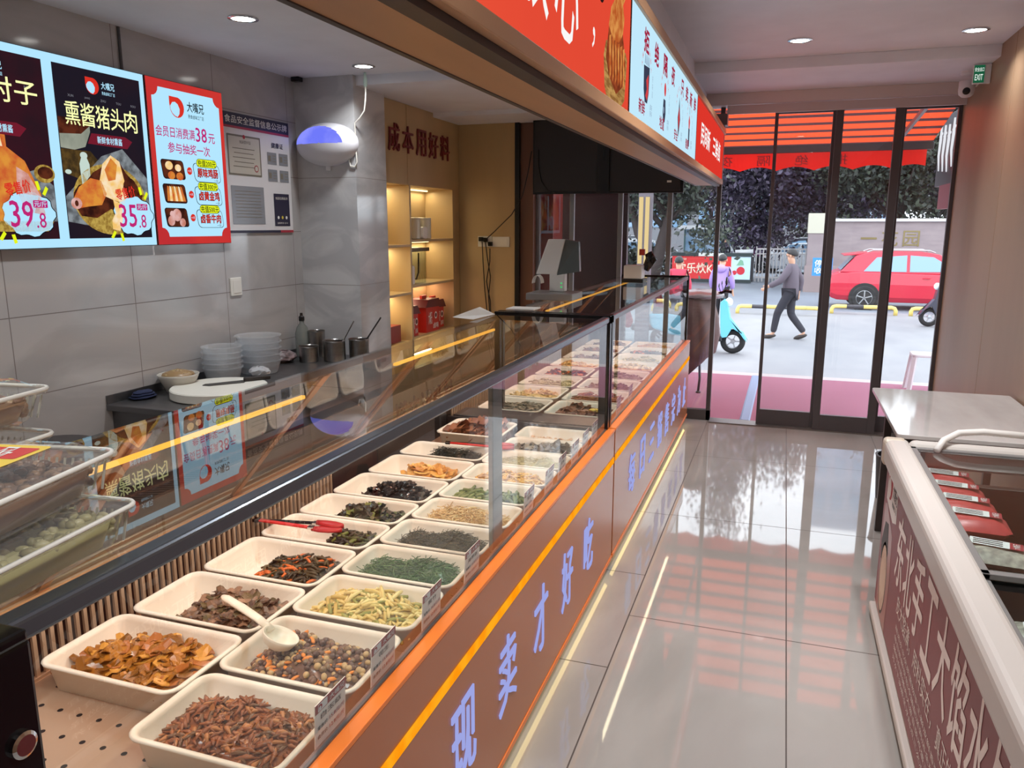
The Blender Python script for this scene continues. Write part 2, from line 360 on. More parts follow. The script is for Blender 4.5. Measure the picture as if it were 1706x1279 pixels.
# ---------------------------------------------------------------- chilled display cases
reflw = mat('case_inner_steel', (190, 170, 150), .25, .2)
neon = emi('letter_glow', (170, 178, 244), .85)
letter_edge = mat('letter_edge', (120, 110, 130), .3, .5)
XF = -.785
def case(y0, y1, label, chars, cy, pitch, csize, last):
    c = thing('display_case', label, 'display case', (-1.3, (y0 + y1) / 2, 0), 'refrigerated cases along the counter')
    # body and front
    B((-1.93, y0, .085), (XF - .015, y1, .69), 'cabinet_body', mat('case_body', (96, 88, 84), .4), c)
    B((XF - .014, y0 + .004, .09), (XF - .002, y1 - .004, .785), 'front_panel', panel_b, c, bevel=.002)
    B((XF - .024, y0, .066), (XF + .002, y1, .09), 'bottom_trim', orange_t, c, bevel=.002)
    B((XF - .045, y0, .705), (XF - .015, y1, .785), 'front_lip', mat('lip_steel', (170, 150, 130), .3, .6), c)
    B((XF - .052, y0, .786), (XF, y1, .80), 'sill', orange_t, c, bevel=.002)
    B((XF - .052, y0, .80), (XF - .038, y1, .805), 'glass_channel', mat('channel_grey', (92, 90, 92), .3, .5), c)
    sl = MB().box((-.868, y0, .72), (XF - .046, y1, .752)); y = y0 + .02
    while y < y1 - .02: sl.box((-.87, y, .752), (XF - .046, y + .011, .762)); y += .02
    sl.build('front_grille', mat('front_slats', (226, 150, 112), .3, .2), c)
    B((XF - .002, y0 + .01, .618), (XF + .002, y1 - .01, .650), 'light_strip', led_y, c)
    kb = B((-1.85, y0 + .01, 0), (XF - .045, y1 - .01, .066), 'kickboard', mat('kick_black', (26, 24, 26), .4), c)
    for i, ch in enumerate(chars):
        tx = MB().text(ch, (XF + .0005, cy + i * pitch, .395 - .004 * i), (0, 1, .04), (0, -.1, 1), 1, bold=0, shear=.15, fit=csize, mi=0)
        tx.build('lettering', neon, c, solid=.006, label='glowing pale violet brush lettering')
    vt = MB()
    k = 0; y = y0 + .05
    while y < y1 - .05:
        vt.box((XF - .046, y, .012), (XF - .04, y + .012, .055)); y += .03
    vt.build('kick_vent', mat('vent_blue', (44, 58, 96), .4), c)
    # deck with perforations, back grille, ledge
    h = MB().box((-1.76, y0 + .03, .692), (XF - .05, y1 - .02, .704))
    if y0 < 2:
        for i in range(9):
            for j in range(9): 
                cx, cyy = -1.70 + i * .06 + (j % 2) * .03, .80 + j * .075
                h.flat(circ(.007, 10), (cx, cyy, .7044), XP, YP, 1)
    h.build('deck', [mat('deck_steel', (186, 158, 136), .3, .25), mat('hole_black', (10, 8, 8), .8)], c, recalc=False)
    g = MB(); y = y0 + .04
    ye = min(y1 - .9, 2.75) if y0 < 2 else y1 - .1
    while y < ye:
        g.box((-1.752, y, .705), (-1.744, y + .011, .835)); y += .026
    g.box((-1.756, y0 + .03, .83), (-1.74, ye, .842)).box((-1.756, y0 + .03, .70), (-1.74, ye, .712))
    g.build('air_grille', mat('grille_steel', (200, 178, 156), .25, .3), c)
    B((-1.80, y0 + .03, .70), (-1.77, ye, .835), 'grille_back', mat('grille_dark', (46, 34, 30), .6), c)
    B((-1.80, ye, .70), (-1.745, y1 - .02, .835), 'fan_panel', mat('fan_dark', (40, 36, 38), .4), c, bevel=.003)
    B((-1.95, y0, .842), (-1.74, y1, .86), 'rear_ledge', reflw, c, bevel=.003)
    B((-1.93, y0, .70), (-1.80, y1, .842), 'rear_body', mat('case_body', (96, 88, 84), .4), c)
    for x in (-1.90, -1.865, -1.83): B((x - .006, y0 + .02, .86), (x + .006, y1 - .02, .885), 'door_track', mat('track_bronze', (214, 176, 140), .2, .6), c, bevel=.002)
    # glass shell
    zt = 1.38
    B((-.833, y0 + .05, .8), (-.827, y1 - .06, zt - .01), 'front_glass', glassc, c)
    B((-1.43, y0 + .03, zt + .006), (-.855, y1 - .03, zt + .012), 'top_glass', glassc, c)
    MB().box((-.858, y0, zt - .016), (-.822, y1, zt + .016)).build('front_rail', mat('rail_grey', (104, 110, 118), .24, .7), c, bevel=.007, seg=3)
    for a_, b_ in (((y0 + .05, 1.86), (2.42, 3.42)) if y0 < 2 else ((y0 + .3, y1 - .3),)): B((-1.27, a_, zt - .010), (-1.258, b_, zt - .001), 'led_bar', led_w, c)
    B((-1.445, y0, zt - .02), (-1.425, y1, zt + .004), 'rear_rail', mat('rail_bronze', (150, 112, 82), .25, .8), c, bevel=.003)
    # sloped sliding rear doors
    n = 4; L_ = (y1 - y0 - .08) / n
    for i in range(n):
        a = y0 + .04 + i * L_; off = .02 * (i % 2)
        p0, p1 = V((-1.865 + off, a, .885)), V((-1.445 + off * .5, a, zt - .02))
        d = (p1 - p0).normalized(); nn = d.cross(YP)
        rd = MB().obb((p0 + p1) / 2 + YP * L_ / 2, YP * (L_ / 2 - .03), (p1 - p0) / 2, nn * .003).build('rear_door', glassc, c)
        for yy in (a + .018, a + L_ - .018): MB().bar(p0 + YP * (yy - a), p1 + YP * (yy - a), .035, .012, nn).build('door_stile', mat('stile_bronze', (178, 140, 108), .25, .7), rd, bevel=.002)
    # posts
    def post(y, name='end_frame'):
        f = MB().box((-.872, y, .80), (-.818, y + .035, zt + .02)).box((-1.45, y, zt - .022), (-.818, y + .035, zt + .022))
        f.box((-1.45, y, .86), (-1.42, y + .035, zt))
        return f.build(name, blackg, c, bevel=.003)
    post(y1 - .036)
    if y0 > 2: post(y0)
    else:
        f = MB().box((-.90, y0 - .04, .30), (-.79, y0 + .04, zt + .006)).box((-.905, y0 - .06, zt + .006), (-.785, y0 + .035, zt + .022))
        e = f.build('end_frame', blackg, c, bevel=.005)
        MB().lathe((-.788, y0 + .012, 1.268), [(.016, -.004), (.016, .004), (.012, .006), (.0, .006)], 20, 'x').build('lock', chrome, e, label='round chrome lock')
    B((-1.42, y1 - .028, .70), (-.875, y1 - .022, zt - .03), 'end_glass', glassc, c)
    if y0 < 2:
        B((-.862, 2.275, .80), (-.845, 2.365, zt - .02), 'glass_fin', steel, c, bevel=.003)
        B((-1.74, y1 - .022, .70), (-.875, y1 - .002, .80), 'end_block', mat('block_dark', (52, 46, 48), .3), c, bevel=.004)
    if y0 > 2: B((-1.74, y0 + .04, .704), (-.88, y0 + .24, .79), 'end_block', mat('block_dark', (52, 46, 48), .3), c, bevel=.004)
    # lighting built into the case: front rail tube, rear strip, floor glow under the plinth
    lamp('case_light', 'AREA', (-.90, (y0 + y1) / 2, zt - .025), 5.2 * (y1 - y0) / 3.4, (1, .80, .52), .03, y1 - y0 - .2, (-.45, 0, -1), parent=c)
    lamp('case_light', 'AREA', (-1.40, (y0 + y1) / 2, zt - .03), 13 * (y1 - y0) / 3.4, (1, .51, .34), .03, y1 - y0 - .2, (-.12, 0, -1), parent=c)
    lamp('plinth_light', 'AREA', (XF - .012, (y0 + y1) / 2, .063), 1.15 * (y1 - y0) / 3.4, (1, .76, .28), .03, y1 - y0 - .1, (.75, 0, -1), parent=c)
    return c
case(.56, 3.965, 'near display case of side dishes with white trays and brown front reading from 现', '现卖才好吃', 1.86, .385, (.185, .26), 0)
case(3.985, 7.46, 'far display case by the glass door with a dark end frame', '每日三锅售完为止', 4.52, .375, (.2, .25), 0)

# ---------------------------------------------------------------- food trays and what is in them
tray_m = mat('tray_white', (240, 234, 222), .35, spec=.4)
def tray_mesh(L=.40, W=.262, H=.082, r=.035):
    """moulded tray: outer wall, rolled rim, inner wall, floor; base centre at origin"""
    t = MB(); prof = [(-.022, 0), (-.006, H - .008), (.006, H - .006), (.008, H), (.002, H + .003), (-.007, H), (-.012, H - .01), (-.028, .012), (-.04, .005)]
    rings = []
    for o, z in prof: rings.append([V((x, y, z)) for x, y in rrect(L + 2 * o, W + 2 * o, max(r + o, .012), 5)])
    t.ring(rings, True)
    return t
TR0 = None
def tray(x, y, z, L, W, label, rz=0):
    t = tray_mesh(L, W); M = Matrix.Rotation(rz, 3, 'Z')
    t.v = [M @ p + V((x, y, z)) for p in t.v]
    return t.build('food_tray', tray_m, None, label, 'tray', 'white trays in the display cases', smooth=True, org=(x, y, z))
def heap(fx, fy, amp, seed):
    rr = random.Random(seed); a, b, c_, d = [rr.uniform(0, 6) for _ in range(4)]
    def h(u, v):   # u,v in -1..1
        e = max(0, 1 - (abs(u) ** 5)) * max(0, 1 - (abs(v) ** 5))
        return amp * e * (.62 + .22 * math.sin(3.1 * u * fx + a) * math.cos(2.3 * v * fy + b) + .16 * math.sin(6 * u + c_) * math.sin(5 * v + d))
    return h
def pile(name, x, y, z, L, W, mats, kind, n, size, label, seed=1, amp=.05, u0=-1, u1=1, base=0, rz=0, v0=-1, v1=1):
    """heaped food: a mound with many small cut pieces lying on it"""
    rr = random.Random(seed); mb = MB(); h = heap(1, 1, amp * 1.25, seed); N1, N2 = 22, 16
    hx, hy = L / 2 - .023 - size * .25, W / 2 - .023 - size * .25
    uc, ur = (u0 + u1) / 2, (u1 - u0) / 2; vc, vr = (v0 + v1) / 2, (v1 - v0) / 2
    def P3(u, v, dz=0): return V((x + (uc + u * ur) * hx, y + (vc + v * vr) * hy, z + .030 + h(u, v) * .95 + dz))
    vs = [P3(-1 + 2 * i / N1, -1 + 2 * j / N2) for i in range(N1 + 1) for j in range(N2 + 1)]
    mb.add(vs, [(i * (N2 + 1) + j, (i + 1) * (N2 + 1) + j, (i + 1) * (N2 + 1) + j + 1, i * (N2 + 1) + j + 1) for i in range(N1) for j in range(N2)], base)
    K = len(mats)
    for q in range(n):
        u, v = rr.uniform(-.97, .97), rr.uniform(-.97, .97); s = size * rr.uniform(.65, 1.3); p = P3(u, v, s * .12)
        mi = min(K - 1, int(rr.random() ** 1.3 * K)); a = rr.uniform(0, 6.28); t = rr.uniform(-.5, .5)
        kd_ = kind
        if kind == 'mush': kd_ = 'shred' if q % 5 else 'sheet'; s = s if q % 5 else s * .8
        d = V((math.cos(a), math.sin(a), t * .7)).normalized(); sd = V((-math.sin(a), math.cos(a), rr.uniform(-.4, .4))).normalized(); up = d.cross(sd).normalized()
        if kd_ == 'strip':     # cut stalks and thick shreds
            k = s; b = up * k * rr.uniform(.0, .25)
            mb.tube([p - d * k, p - d * k * .3 + b, p + d * k * .4 + b, p + d * k], [s * .16, s * .21, s * .21, s * .15], 5, mi)
        elif kd_ == 'thread':  # fine shreds
            pts = [p + d * s * e + sd * s * .5 * math.sin(e * 2.2 + a) * rr.uniform(.3, 1) + up * s * rr.uniform(0, .25) for e in (-1, -.5, 0, .5, 1)]
            mb.tube(pts, s * .045, 4, mi)
        elif kd_ == 'chip':    # flat curled slices
            g = [[p + d * s * e + sd * s * .62 * f_ * (1 - .35 * abs(e)) + up * s * (.22 * e * e - .15 * f_ * f_ + rr.uniform(-.05, .05)) for f_ in (-1, 0, 1)] for e in (-1, -.3, .4, 1)]
            V4 = [q_ for row in g for q_ in row]; th = up * s * .1
            F = [(i * 3 + j, (i + 1) * 3 + j, (i + 1) * 3 + j + 1, i * 3 + j + 1) for i in range(3) for j in range(2)]
            mb.add(V4, F, mi); mb.add([q_ - th for q_ in V4], [f_[::-1] for f_ in F], mi)
            o_ = [0, 1, 2, 5, 8, 11, 10, 9, 6, 3]
            mb.add([V4[i] for i in o_] + [V4[i] - th for i in o_], [(i, (i + 1) % 10, 10 + (i + 1) % 10, 10 + i) for i in range(10)], mi)
        elif kd_ == 'bean':
            R = Matrix((d, sd, up)).transposed()
            mb.ell(p + V((0, 0, s * .25)), (s * .62, s * .5, s * .5) if mi < K - 1 else (s * .8, s * .35, s * .3), 8, 6, mi, R)
        elif kd_ == 'shred':   # torn meat
            k = s; mb.tube([p - d * k, p - d * k * .2 + up * k * .2, p + d * k], [s * .1, s * .3, s * .12], 5, mi)
        elif kd_ == 'sheet':   # leafy folded pieces
            pts = []
            for i in range(4):
                for j in range(3):
                    e, f_ = -1 + 2 * i / 3, j - 1
                    pts.append(p + d * s * e + sd * s * .7 * f_ + up * s * (.35 * math.sin(2.6 * e + a) + .25 * math.cos(3 * f_ + a) + rr.uniform(-.12, .12)))
            mb.add(pts, [(i * 3 + j, (i + 1) * 3 + j, (i + 1) * 3 + j + 1, i * 3 + j + 1) for i in range(3) for j in range(2)], mi)
    M = Matrix.Rotation(rz, 3, 'Z')
    if rz: mb.v = [M @ (p - V((x, y, z))) + V((x, y, z)) for p in mb.v]
    return mb.build(name, mats, None, label, 'food', None, 'stuff', smooth=kind in ('bean', 'strip', 'thread', 'shred', 'mush'), org=(x, y, z), recalc=kind != 'sheet')
def fm(n, c, r=.35, c2=None): return mat('food_' + n, c, r, c2=c2, vscale=60)
amber = [fm('amber', (176, 118, 40), .25, (146, 92, 28)), fm('amber_d', (130, 84, 28), .25), fm('amber_l', (206, 150, 66), .25), fm('amber_p', (170, 104, 48), .25)]
brownv = [fm('brown_a', (112, 84, 62)), fm('brown_b', (84, 60, 44)), fm('brown_c', (140, 108, 84)), fm('brown_d', (92, 78, 44))]
olive = [fm('olive_a', (70, 60, 34)), fm('olive_b', (48, 42, 26)), fm('olive_c', (90, 76, 40)), fm('carrot', (214, 108, 40))]
dkgr = [fm('dkgr_a', (46, 44, 26)), fm('dkgr_b', (30, 30, 20)), fm('dkgr_c', (110, 120, 52)), fm('dkgr_d', (70, 78, 36))]
fung = [fm('fungus_a', (32, 26, 26), .2), fm('fungus_b', (20, 17, 18), .2), fm('fungus_c', (52, 42, 38), .2)]
yell = [fm('yellow_a', (214, 160, 74)), fm('yellow_b', (232, 188, 104)), fm('yellow_c', (196, 132, 48))]
weed = [fm('weed_a', (48, 48, 40), .3), fm('weed_b', (30, 32, 28), .3), fm('weed_c', (76, 70, 58), .3)]
meat = [fm('meat_a', (136, 82, 52)), fm('meat_b', (108, 62, 40)), fm('meat_c', (164, 108, 72))]
pick = [fm('pick_a', (158, 94, 52), .2, (128, 72, 40)), fm('pick_b', (142, 80, 44), .2), fm('pick_c', (178, 116, 66), .2), fm('pick_d', (112, 74, 44), .22)]
nuts = [fm('nut_a', (112, 80, 64), .22), fm('nut_b', (92, 64, 54), .22), fm('nut_c', (132, 104, 74), .22), fm('nut_l', (196, 164, 116)), fm('carrot_d', (232, 140, 48))]
bamb = [fm('bamboo_a', (226, 202, 122)), fm('bamboo_b', (238, 220, 150)), fm('bamboo_c', (204, 176, 92)), fm('bamboo_d', (150, 150, 70))]
gree = [fm('green_a', (78, 116, 72)), fm('green_b', (58, 92, 58)), fm('green_c', (104, 140, 92))]
kelp = [fm('kelp_a', (70, 66, 42)), fm('kelp_b', (52, 50, 34)), fm('kelp_c', (96, 88, 56))]
enok = [fm('enoki_a', (222, 190, 130)), fm('enoki_b', (236, 212, 160)), fm('enoki_c', (196, 158, 96))]
bean = [fm('bean_a', (104, 124, 66)), fm('bean_b', (84, 102, 52)), fm('bean_c', (132, 146, 84))]
sprt = [fm('sprout_a', (196, 186, 144)), fm('sprout_b', (168, 156, 112)), fm('sprout_c', (216, 208, 172))]
grey = [fm('grey_a', (120, 110, 92)), fm('grey_b', (98, 90, 76)), fm('grey_c', (146, 136, 116))]
pale = [fm('pale_a', (214, 180, 150)), fm('pale_b', (226, 200, 172))]
ZT = .7045
# aisle-side row, near to far: (y0, width, materials, piece, count, size, seed, heap, tray label, food label)
FR = [(1.13, .268, pick, 'mush', 560, .017, 3, .055, 'sauce-smeared white tray of reddish pickle, aisle side row', 'reddish brown shredded pickle in the tray with the 白玉菇 price tag'),
 (1.418, .285, nuts, 'bean', 430, .0145, 5, .05, 'white tray of brown peanuts holding the ladle, aisle side', 'brown braised peanuts with carrot cubes beside the white ladle'),
 (1.728, .25, bamb, 'strip', 240, .026, 8, .055, 'white tray of pale yellow strips, between peanuts and green shreds', 'pale yellow tofu skin strips heaped in an aisle-side tray'),
 (1.995, .235, gree, 'thread', 620, .026, 9, .05, 'white tray of bright green shreds, aisle side', 'bright green seaweed shreds in an aisle-side tray'),
 (2.245, .232, kelp, 'thread', 620, .022, 10, .05, 'white tray of dark kelp shreds just before the steel post', 'dark olive kelp shreds heaped before the steel post'),
 (2.492, .232, enok, 'thread', 520, .03, 11, .045, 'white tray of needle mushrooms directly behind the steel post', 'pale needle mushrooms in the tray behind the steel post'),
 (2.74, .232, bean, 'strip', 140, .03, 12, .04, 'white tray of green beans beyond the steel post', 'green bean lengths in an aisle-side tray'),
 (2.985, .228, [yell[1], enok[0], yell[0], pale[0]], 'strip', 260, .02, 13, .05, 'white tray of golden shreds beyond the green beans', 'golden orange shreds in the tray beyond the green beans'),
 (3.225, .225, sprt, 'thread', 560, .016, 14, .055, 'white tray of pale sprouts, third from the far end, aisle side', 'pale grey-green sprouts heaped in an aisle-side tray'),
 (3.46, .225, grey, 'sheet', 110, .03, 15, .05, 'white tray of grey slices, second from the far end, aisle side', 'grey sliced tripe beside the red-tipped tongs at the far end'),
 (3.695, .232, pale, 'chip', 60, .02, 16, .012, 'nearly empty white tray at the far end, aisle side', 'thin layer of pale slices in the nearly empty far tray')]
for y0, wd, ms, kd, n, sz, sd, am, tl, fl in FR:
    tray(-1.073, y0 + wd / 2, ZT, .372, wd - .014, tl); pile('cold_dish', -1.073, y0 + wd / 2, ZT, .372, wd - .014, ms, kd, n, sz, fl, sd, am)
BK = [(1.283, .28, amber, 'chip', 150, .024, 21, .052, 'white tray of amber slices beside the perforated deck, staff side', 'amber brown braised potato slices in the tray beside the perforated deck', -1, 1),
 (1.58, .275, brownv, 'chip', 190, .021, 22, .055, 'white tray of brown lotus slices, second on the staff side', 'brown marinated lotus root slices behind the ladle handle', -.55, 1),
 (1.87, .28, olive, 'strip', 200, .022, 23, .05, 'white tray of dark stalks with carrot, staff side', 'dark olive stalks with orange carrot shreds, staff side', -.35, 1),
 (2.165, .225, dkgr, 'strip', 120, .026, 24, .045, 'white tray under the near red tongs, staff side', 'dark cut stems beside the near red tongs', .15, 1),
 (2.40, .228, dkgr, 'sheet', 170, .017, 25, .055, 'white tray of dark green leaves between tongs and black fungus', 'dark green cucumber slices and leaves, staff side', -.5, 1),
 (2.64, .275, fung, 'sheet', 190, .015, 26, .06, 'white tray of black fungus, staff side', 'glossy black wood ear fungus heaped in a tray', -.6, .85),
 (2.93, .28, yell, 'chip', 70, .03, 27, .05, 'white tray of golden slices beyond the black fungus', 'golden tofu strips beyond the black fungus', -.45, .75),
 (3.235, .225, weed, 'thread', 420, .024, 28, .055, 'low white tray of dark knotted seaweed, staff side', 'dark knotted seaweed in the low tray', -.55, 1)]
for y0, wd, ms, kd, n, sz, sd, am, tl, fl, a, b in BK:
    tray(-1.482, y0 + wd / 2, ZT, .408, wd - .014, tl); pile('cold_dish', -1.482, y0 + wd / 2, ZT, .408, wd - .014, ms, kd, n, sz, fl, sd, am, a, b)
tray(-1.46, 3.70, ZT + .03, .34, .30, 'raised white tray of roast meat at the far end, staff side'); pile('cold_dish', -1.46, 3.70, ZT + .03, .34, .30, meat, 'sheet', 110, .04, 'brown sliced braised meat piled in the raised far tray', 29, .085)
B((-1.62, 3.56, .7042), (-1.30, 3.84, ZT + .029), 'tray_stand', mat('stand_grey', (90, 84, 84), .4), None, 'dark low block carrying the roast meat tray', 'stand')
# far case: eight rows of two
far_m = [meat, pick, brownv, grey, enok, sprt, olive, yell]
ordn = ['first', 'second', 'third', 'fourth', 'fifth', 'sixth', 'seventh', 'eighth']
for i in range(8):
    y = 4.42 + i * .385
    for j, x in enumerate((-1.075, -1.49)):
        side = 'aisle side' if j == 0 else 'staff side'
        tray(x, y, ZT, .375, .34, 'white tray in the far case, %s row from the dark divider, %s' % (ordn[i], side))
        ms = far_m[(i + j * 3) % 8]
        pile('cold_dish', x, y, ZT, .375, .34, ms, ('sheet', 'shred', 'chip', 'strip')[(i + j) % 4], 130, .024, 'heaped food in the far case, %s row from the dark divider, %s' % (ordn[i], side), 40 + i * 2 + j, .05)
# yellow lemon-like garnish slices near the divider
g_ = MB()
for i in range(7):
    a = i * .9; g_.ell((-.98 + .02 * math.cos(a), 4.36 + .03 * math.sin(a), .79 + .003 * i), (.022, .012, .006), 8, 6, 0, Matrix.Rotation(a, 3, 'Z'))
g_.build('garnish', fm('garnish', (240, 206, 90)), None, 'small yellow garnish on the first aisle-side tray of the far case', 'food', None, 'stuff', smooth=True)

# ---------------------------------------------------------------- ladle and tongs
lm = mat('ladle_white', (238, 234, 222), .3)
L_ = thing('ladle', 'white plastic ladle lying across the brown peanuts', 'ladle', (-1.17, 1.55, .79))
bw = MB(); bc = V((-1.16, 1.545, .812)); R = Matrix.Rotation(.35, 3, 'Y') @ Matrix.Rotation(-.25, 3, 'X')
prof = [(.002, -.026), (.022, -.023), (.038, -.012), (.046, .004), (.049, .012), (.046, .013), (.042, .004), (.034, -.009), (.018, -.019), (.001, -.021)]
bw.lathe((0, 0, 0), prof, 24); bw.v = [R @ p + bc for p in bw.v]; bw.build('bowl', lm, L_, smooth=True)
hp = [(-1.19, 1.555, .827), (-1.24, 1.57, .842), (-1.305, 1.585, .857), (-1.365, 1.60, .866)]
hd = MB(); rings = []
for i, p in enumerate(hp):
    d = (V(hp[min(i + 1, 3)]) - V(hp[max(i - 1, 0)])).normalized(); sd = d.cross(ZP).normalized(); up = sd.cross(d); wd = (.012, .013, .014, .013)[i]
    rings.append([V(p) + sd * wd * math.cos(t) + up * .006 * math.sin(t) for t in (2 * math.pi * k / 12 for k in range(12))])
d = (V(hp[3]) - V(hp[2])).normalized(); sd = d.cross(ZP).normalized(); up = sd.cross(d)
rings.append([V(hp[3]) + d * .013 + sd * .007 * math.cos(t) + up * .004 * math.sin(t) for t in (2 * math.pi * k / 12 for k in range(12))])
hd.ring(rings).build('handle', lm, L_, smooth=True)
MB().lathe((0, 0, 0), [(.0045, -.008), (.0045, .008)], 12).build('hang_hole', mat('hole_black', (10, 8, 8), .8), L_)
o = L_.children[-1]; o.location = V(hp[3]) - V(L_.location) + V((0, 0, 0))
def tongs(tip, d, label, spread=.022):
    tip = V(tip); d = V(d).normalized(); sd = d.cross(ZP).normalized(); t = thing('tongs', label, 'tongs', tuple(tip), 'red silicone tongs')
    red = mat('silicone_red', (176, 30, 34), .4); hr = mat('tongs_red', (206, 36, 32), .35)
    for s_ in (-1, 1):
        back = tip + d * .31; w0 = tip + d * .09 + sd * spread * s_
        arm = MB().bar(w0, back, .018, .007).build('arm', hr if s_ < 0 else blackg, t, bevel=.002)
        pad = MB(); rings = []
        for k, (e, wd) in enumerate(((-.01, .004), (.0, .017), (.03, .026), (.065, .024), (.095, .012))):
            c = tip + d * e + sd * spread * s_ * (.45 + e * 5) + ZP * .004 * s_
            rings.append([c + sd * wd * math.cos(q) + ZP * .008 * math.sin(q) for q in (2 * math.pi * j / 12 for j in range(12))])
        pad.ring(rings).build('tip', red, t, smooth=True)
        MB().bar(tip + d * .088 + sd * spread * s_ * .95, tip + d * .11 + sd * spread * s_ * .9, .02, .01).build('collar', chrome, t, bevel=.001)
    MB().obb(tip + d * .315, d * .012, sd * .012, ZP * .006).build('hinge', blackg, t, bevel=.002)
    return t
tongs((-1.42, 2.27, .805), (-.98, -.16, .03), 'near red silicone tongs across the staff-side tray rim')
tongs((-1.19, 3.47, .80), (-.96, -.25, .04), 'far red silicone tongs by the roast meat tray')

# ---------------------------------------------------------------- price tags along the glass
tag_w = mat('tag_card', (232, 230, 226), .35); tag_r = mat('tag_red', (150, 44, 54), .4)
def logo(mb, O, U, W, s, mr, mw):
    """teardrop emblem with a pale bird inside"""
    pts = [(-.5, .5)] + [(.02 + .5 * math.cos(t), .5 * math.sin(t)) for t in [math.radians(a) for a in range(78, -200, -16)]] + [(-.5, 0)]
    mb.flat([(a * s, b * s) for a, b in pts], O, U, W, mr)
    n = V(U).cross(V(W)).normalized()
    mb.flat([(a * s, b * s) for a, b in ((-.46, .02), (-.30, .22), (-.1, .26), (.08, .16), (.2, -.06), (.16, -.3), (.02, -.46), (-.16, -.42), (-.34, -.3), (-.44, -.14))], V(O) + n * .0006, U, W, mw)
def price_tag(y, names, p1, p2, label, w_=.118, h_=.092):
    z0 = .80; t = thing('price_tag', label, 'price tag', (-.842, y, z0), 'price tags standing inside the front glass')
    U = YP; W = V((.05, 0, 1)).normalized(); N = U.cross(W); O = V((-.846, y, z0))
    MB().prism([(-w_ / 2, -.037), (w_ / 2, -.037), (w_ / 2, h_), (-w_ / 2, h_)], O, U, W, -N * .002).build('card', tag_w, t)
    hd_ = MB().prism([(-w_ / 2, h_ * .77), (w_ / 2, h_ * .77), (w_ / 2, h_), (-w_ / 2, h_)], O, U, W, N * .0006)
    hd_.build('header', tag_r, t, label='dark red header strip')
    tx = MB(); e = O + N * .0012
    tx.flat([(-w_ * .42, h_ * .79), (-w_ * .12, h_ * .79), (-w_ * .12, h_ * .98), (-w_ * .42, h_ * .98)], e - N * .0003, U, W, 2)
    logo(tx, e + U * -w_ * .35 + W * h_ * .885, U, W, h_ * .15, 1, 2)
    tx.text('大嘴兄', e + U * w_ * .2 + W * h_ * .885, U, W, 1, 2, .01, fit=(w_ * .5, h_ * .14))
    tx.text(names, e + W * h_ * .63, U, W, 1, 0, .01, fit=(w_ * (.22 * len(names)), h_ * .14))
    tx.text('零售价', e + U * -w_ * .28 + W * h_ * .38, U, W, 1, 0, .02, fit=(w_ * .32, h_ * .1)); tx.text(p1, e + U * w_ * .2 + W * h_ * .38, U, W, 1, 1, .01, fit=(w_ * .5, h_ * .12))
    tx.text('会员价', e + U * -w_ * .28 + W * h_ * .16, U, W, 1, 0, .02, fit=(w_ * .32, h_ * .1)); tx.text(p2, e + U * w_ * .2 + W * h_ * .16, U, W, 1, 1, .01, fit=(w_ * .5, h_ * .12))
    tx.build('lettering', [ink, ink_r, white], t, recalc=False)
    return t
PT = [(1.281, '白玉菇', '15.8元/斤', '12.8元/斤', 'price tag reading 白玉菇, at the reddish pickle tray'), (1.515, '花生', '15.8元/斤', '12.8元/斤', 'price tag reading 花生, by the peanuts'),
      (1.79, '腐竹', '16.8元/斤', '12.8元/斤', 'price tag reading 腐竹, by the yellow strips'), (2.085, '海带丝', '15.8元/斤', '12.8元/斤', 'price tag by the green shreds, before the steel post'),
      (2.657, '豆角', '15.8元/斤', '12.8元/斤', 'first price tag beyond the steel post'), (2.93, '豆皮', '15.8元/斤', '12.8元/斤', 'price tag by the golden shreds'), (3.125, '豆芽', '15.8元/斤', '12.8元/斤', 'price tag by the pale sprouts'),
      (3.35, '肚丝', '19.8元/斤', '16.8元/斤', 'price tag by the grey slices'), (3.545, '猪皮', '19.8元/斤', '16.8元/斤', 'price tag by the nearly empty tray'), (3.74, '卤肉', '39.8元/斤', '36.8元/斤', 'last price tag of the near case, against the black end frame'),
      (4.35, '凉菜', '19.8元/斤', '16.8元/斤', 'price tag in the far case by the yellow garnish'), (4.72, '凉菜', '19.8元/斤', '16.8元/斤', 'second price tag of the far case from the divider')]
for a in PT: price_tag(*a)
# ---------------------------------------------------------------- recessed ceiling lights
def downlight(x, y, z, label, e=11, r=.062, grp='round recessed ceiling lights'):
    t = thing('ceiling_light', label, 'ceiling light', (x, y, z), grp)
    MB().lathe((x, y, z), [(r + .018, -.001), (r + .018, -.006), (r + .002, -.009), (r, -.004), (r, -.001)], 32).build('trim_ring', chrome, t, smooth=False)
    MB().lathe((x, y, z), [(r, -.0005), (r, -.004), (r * .5, -.0055), (.001, -.006)], 32).build('lens', lampw, t)
    lamp('lamp_glow', 'AREA', (x, y, z - .02), e, (.96, .98, 1), r * 2, None, (0, 0, -1), 130, t)
downlight(-2.825, 3.785, 2.94, 'ceiling light over the staff area above the lit menu boards')
downlight(-2.85, 5.12, 2.94, 'ceiling light just in front of the white column', 6)
downlight(.006, 5.95, 3.08, 'ceiling light over the aisle, beside the lit header', 18)
downlight(1.06, 6.0, 3.08, 'ceiling light by the brown panelled wall and security camera', 6)
for x, y, z in ((-2.8, 2.2, 2.94), (-2.8, .6, 2.94), (.1, 3.2, 3.08), (.6, 3.2, 3.08), (.3, .6, 3.08), (-1.6, .2, 2.94)): downlight(x, y, z, 'unseen ceiling light added to brighten the shop from out of view', 9 if x < -1 else 20, grp='added ceiling lights out of view')  # extra unseen downlights, added only for the light they give aisle and staff side

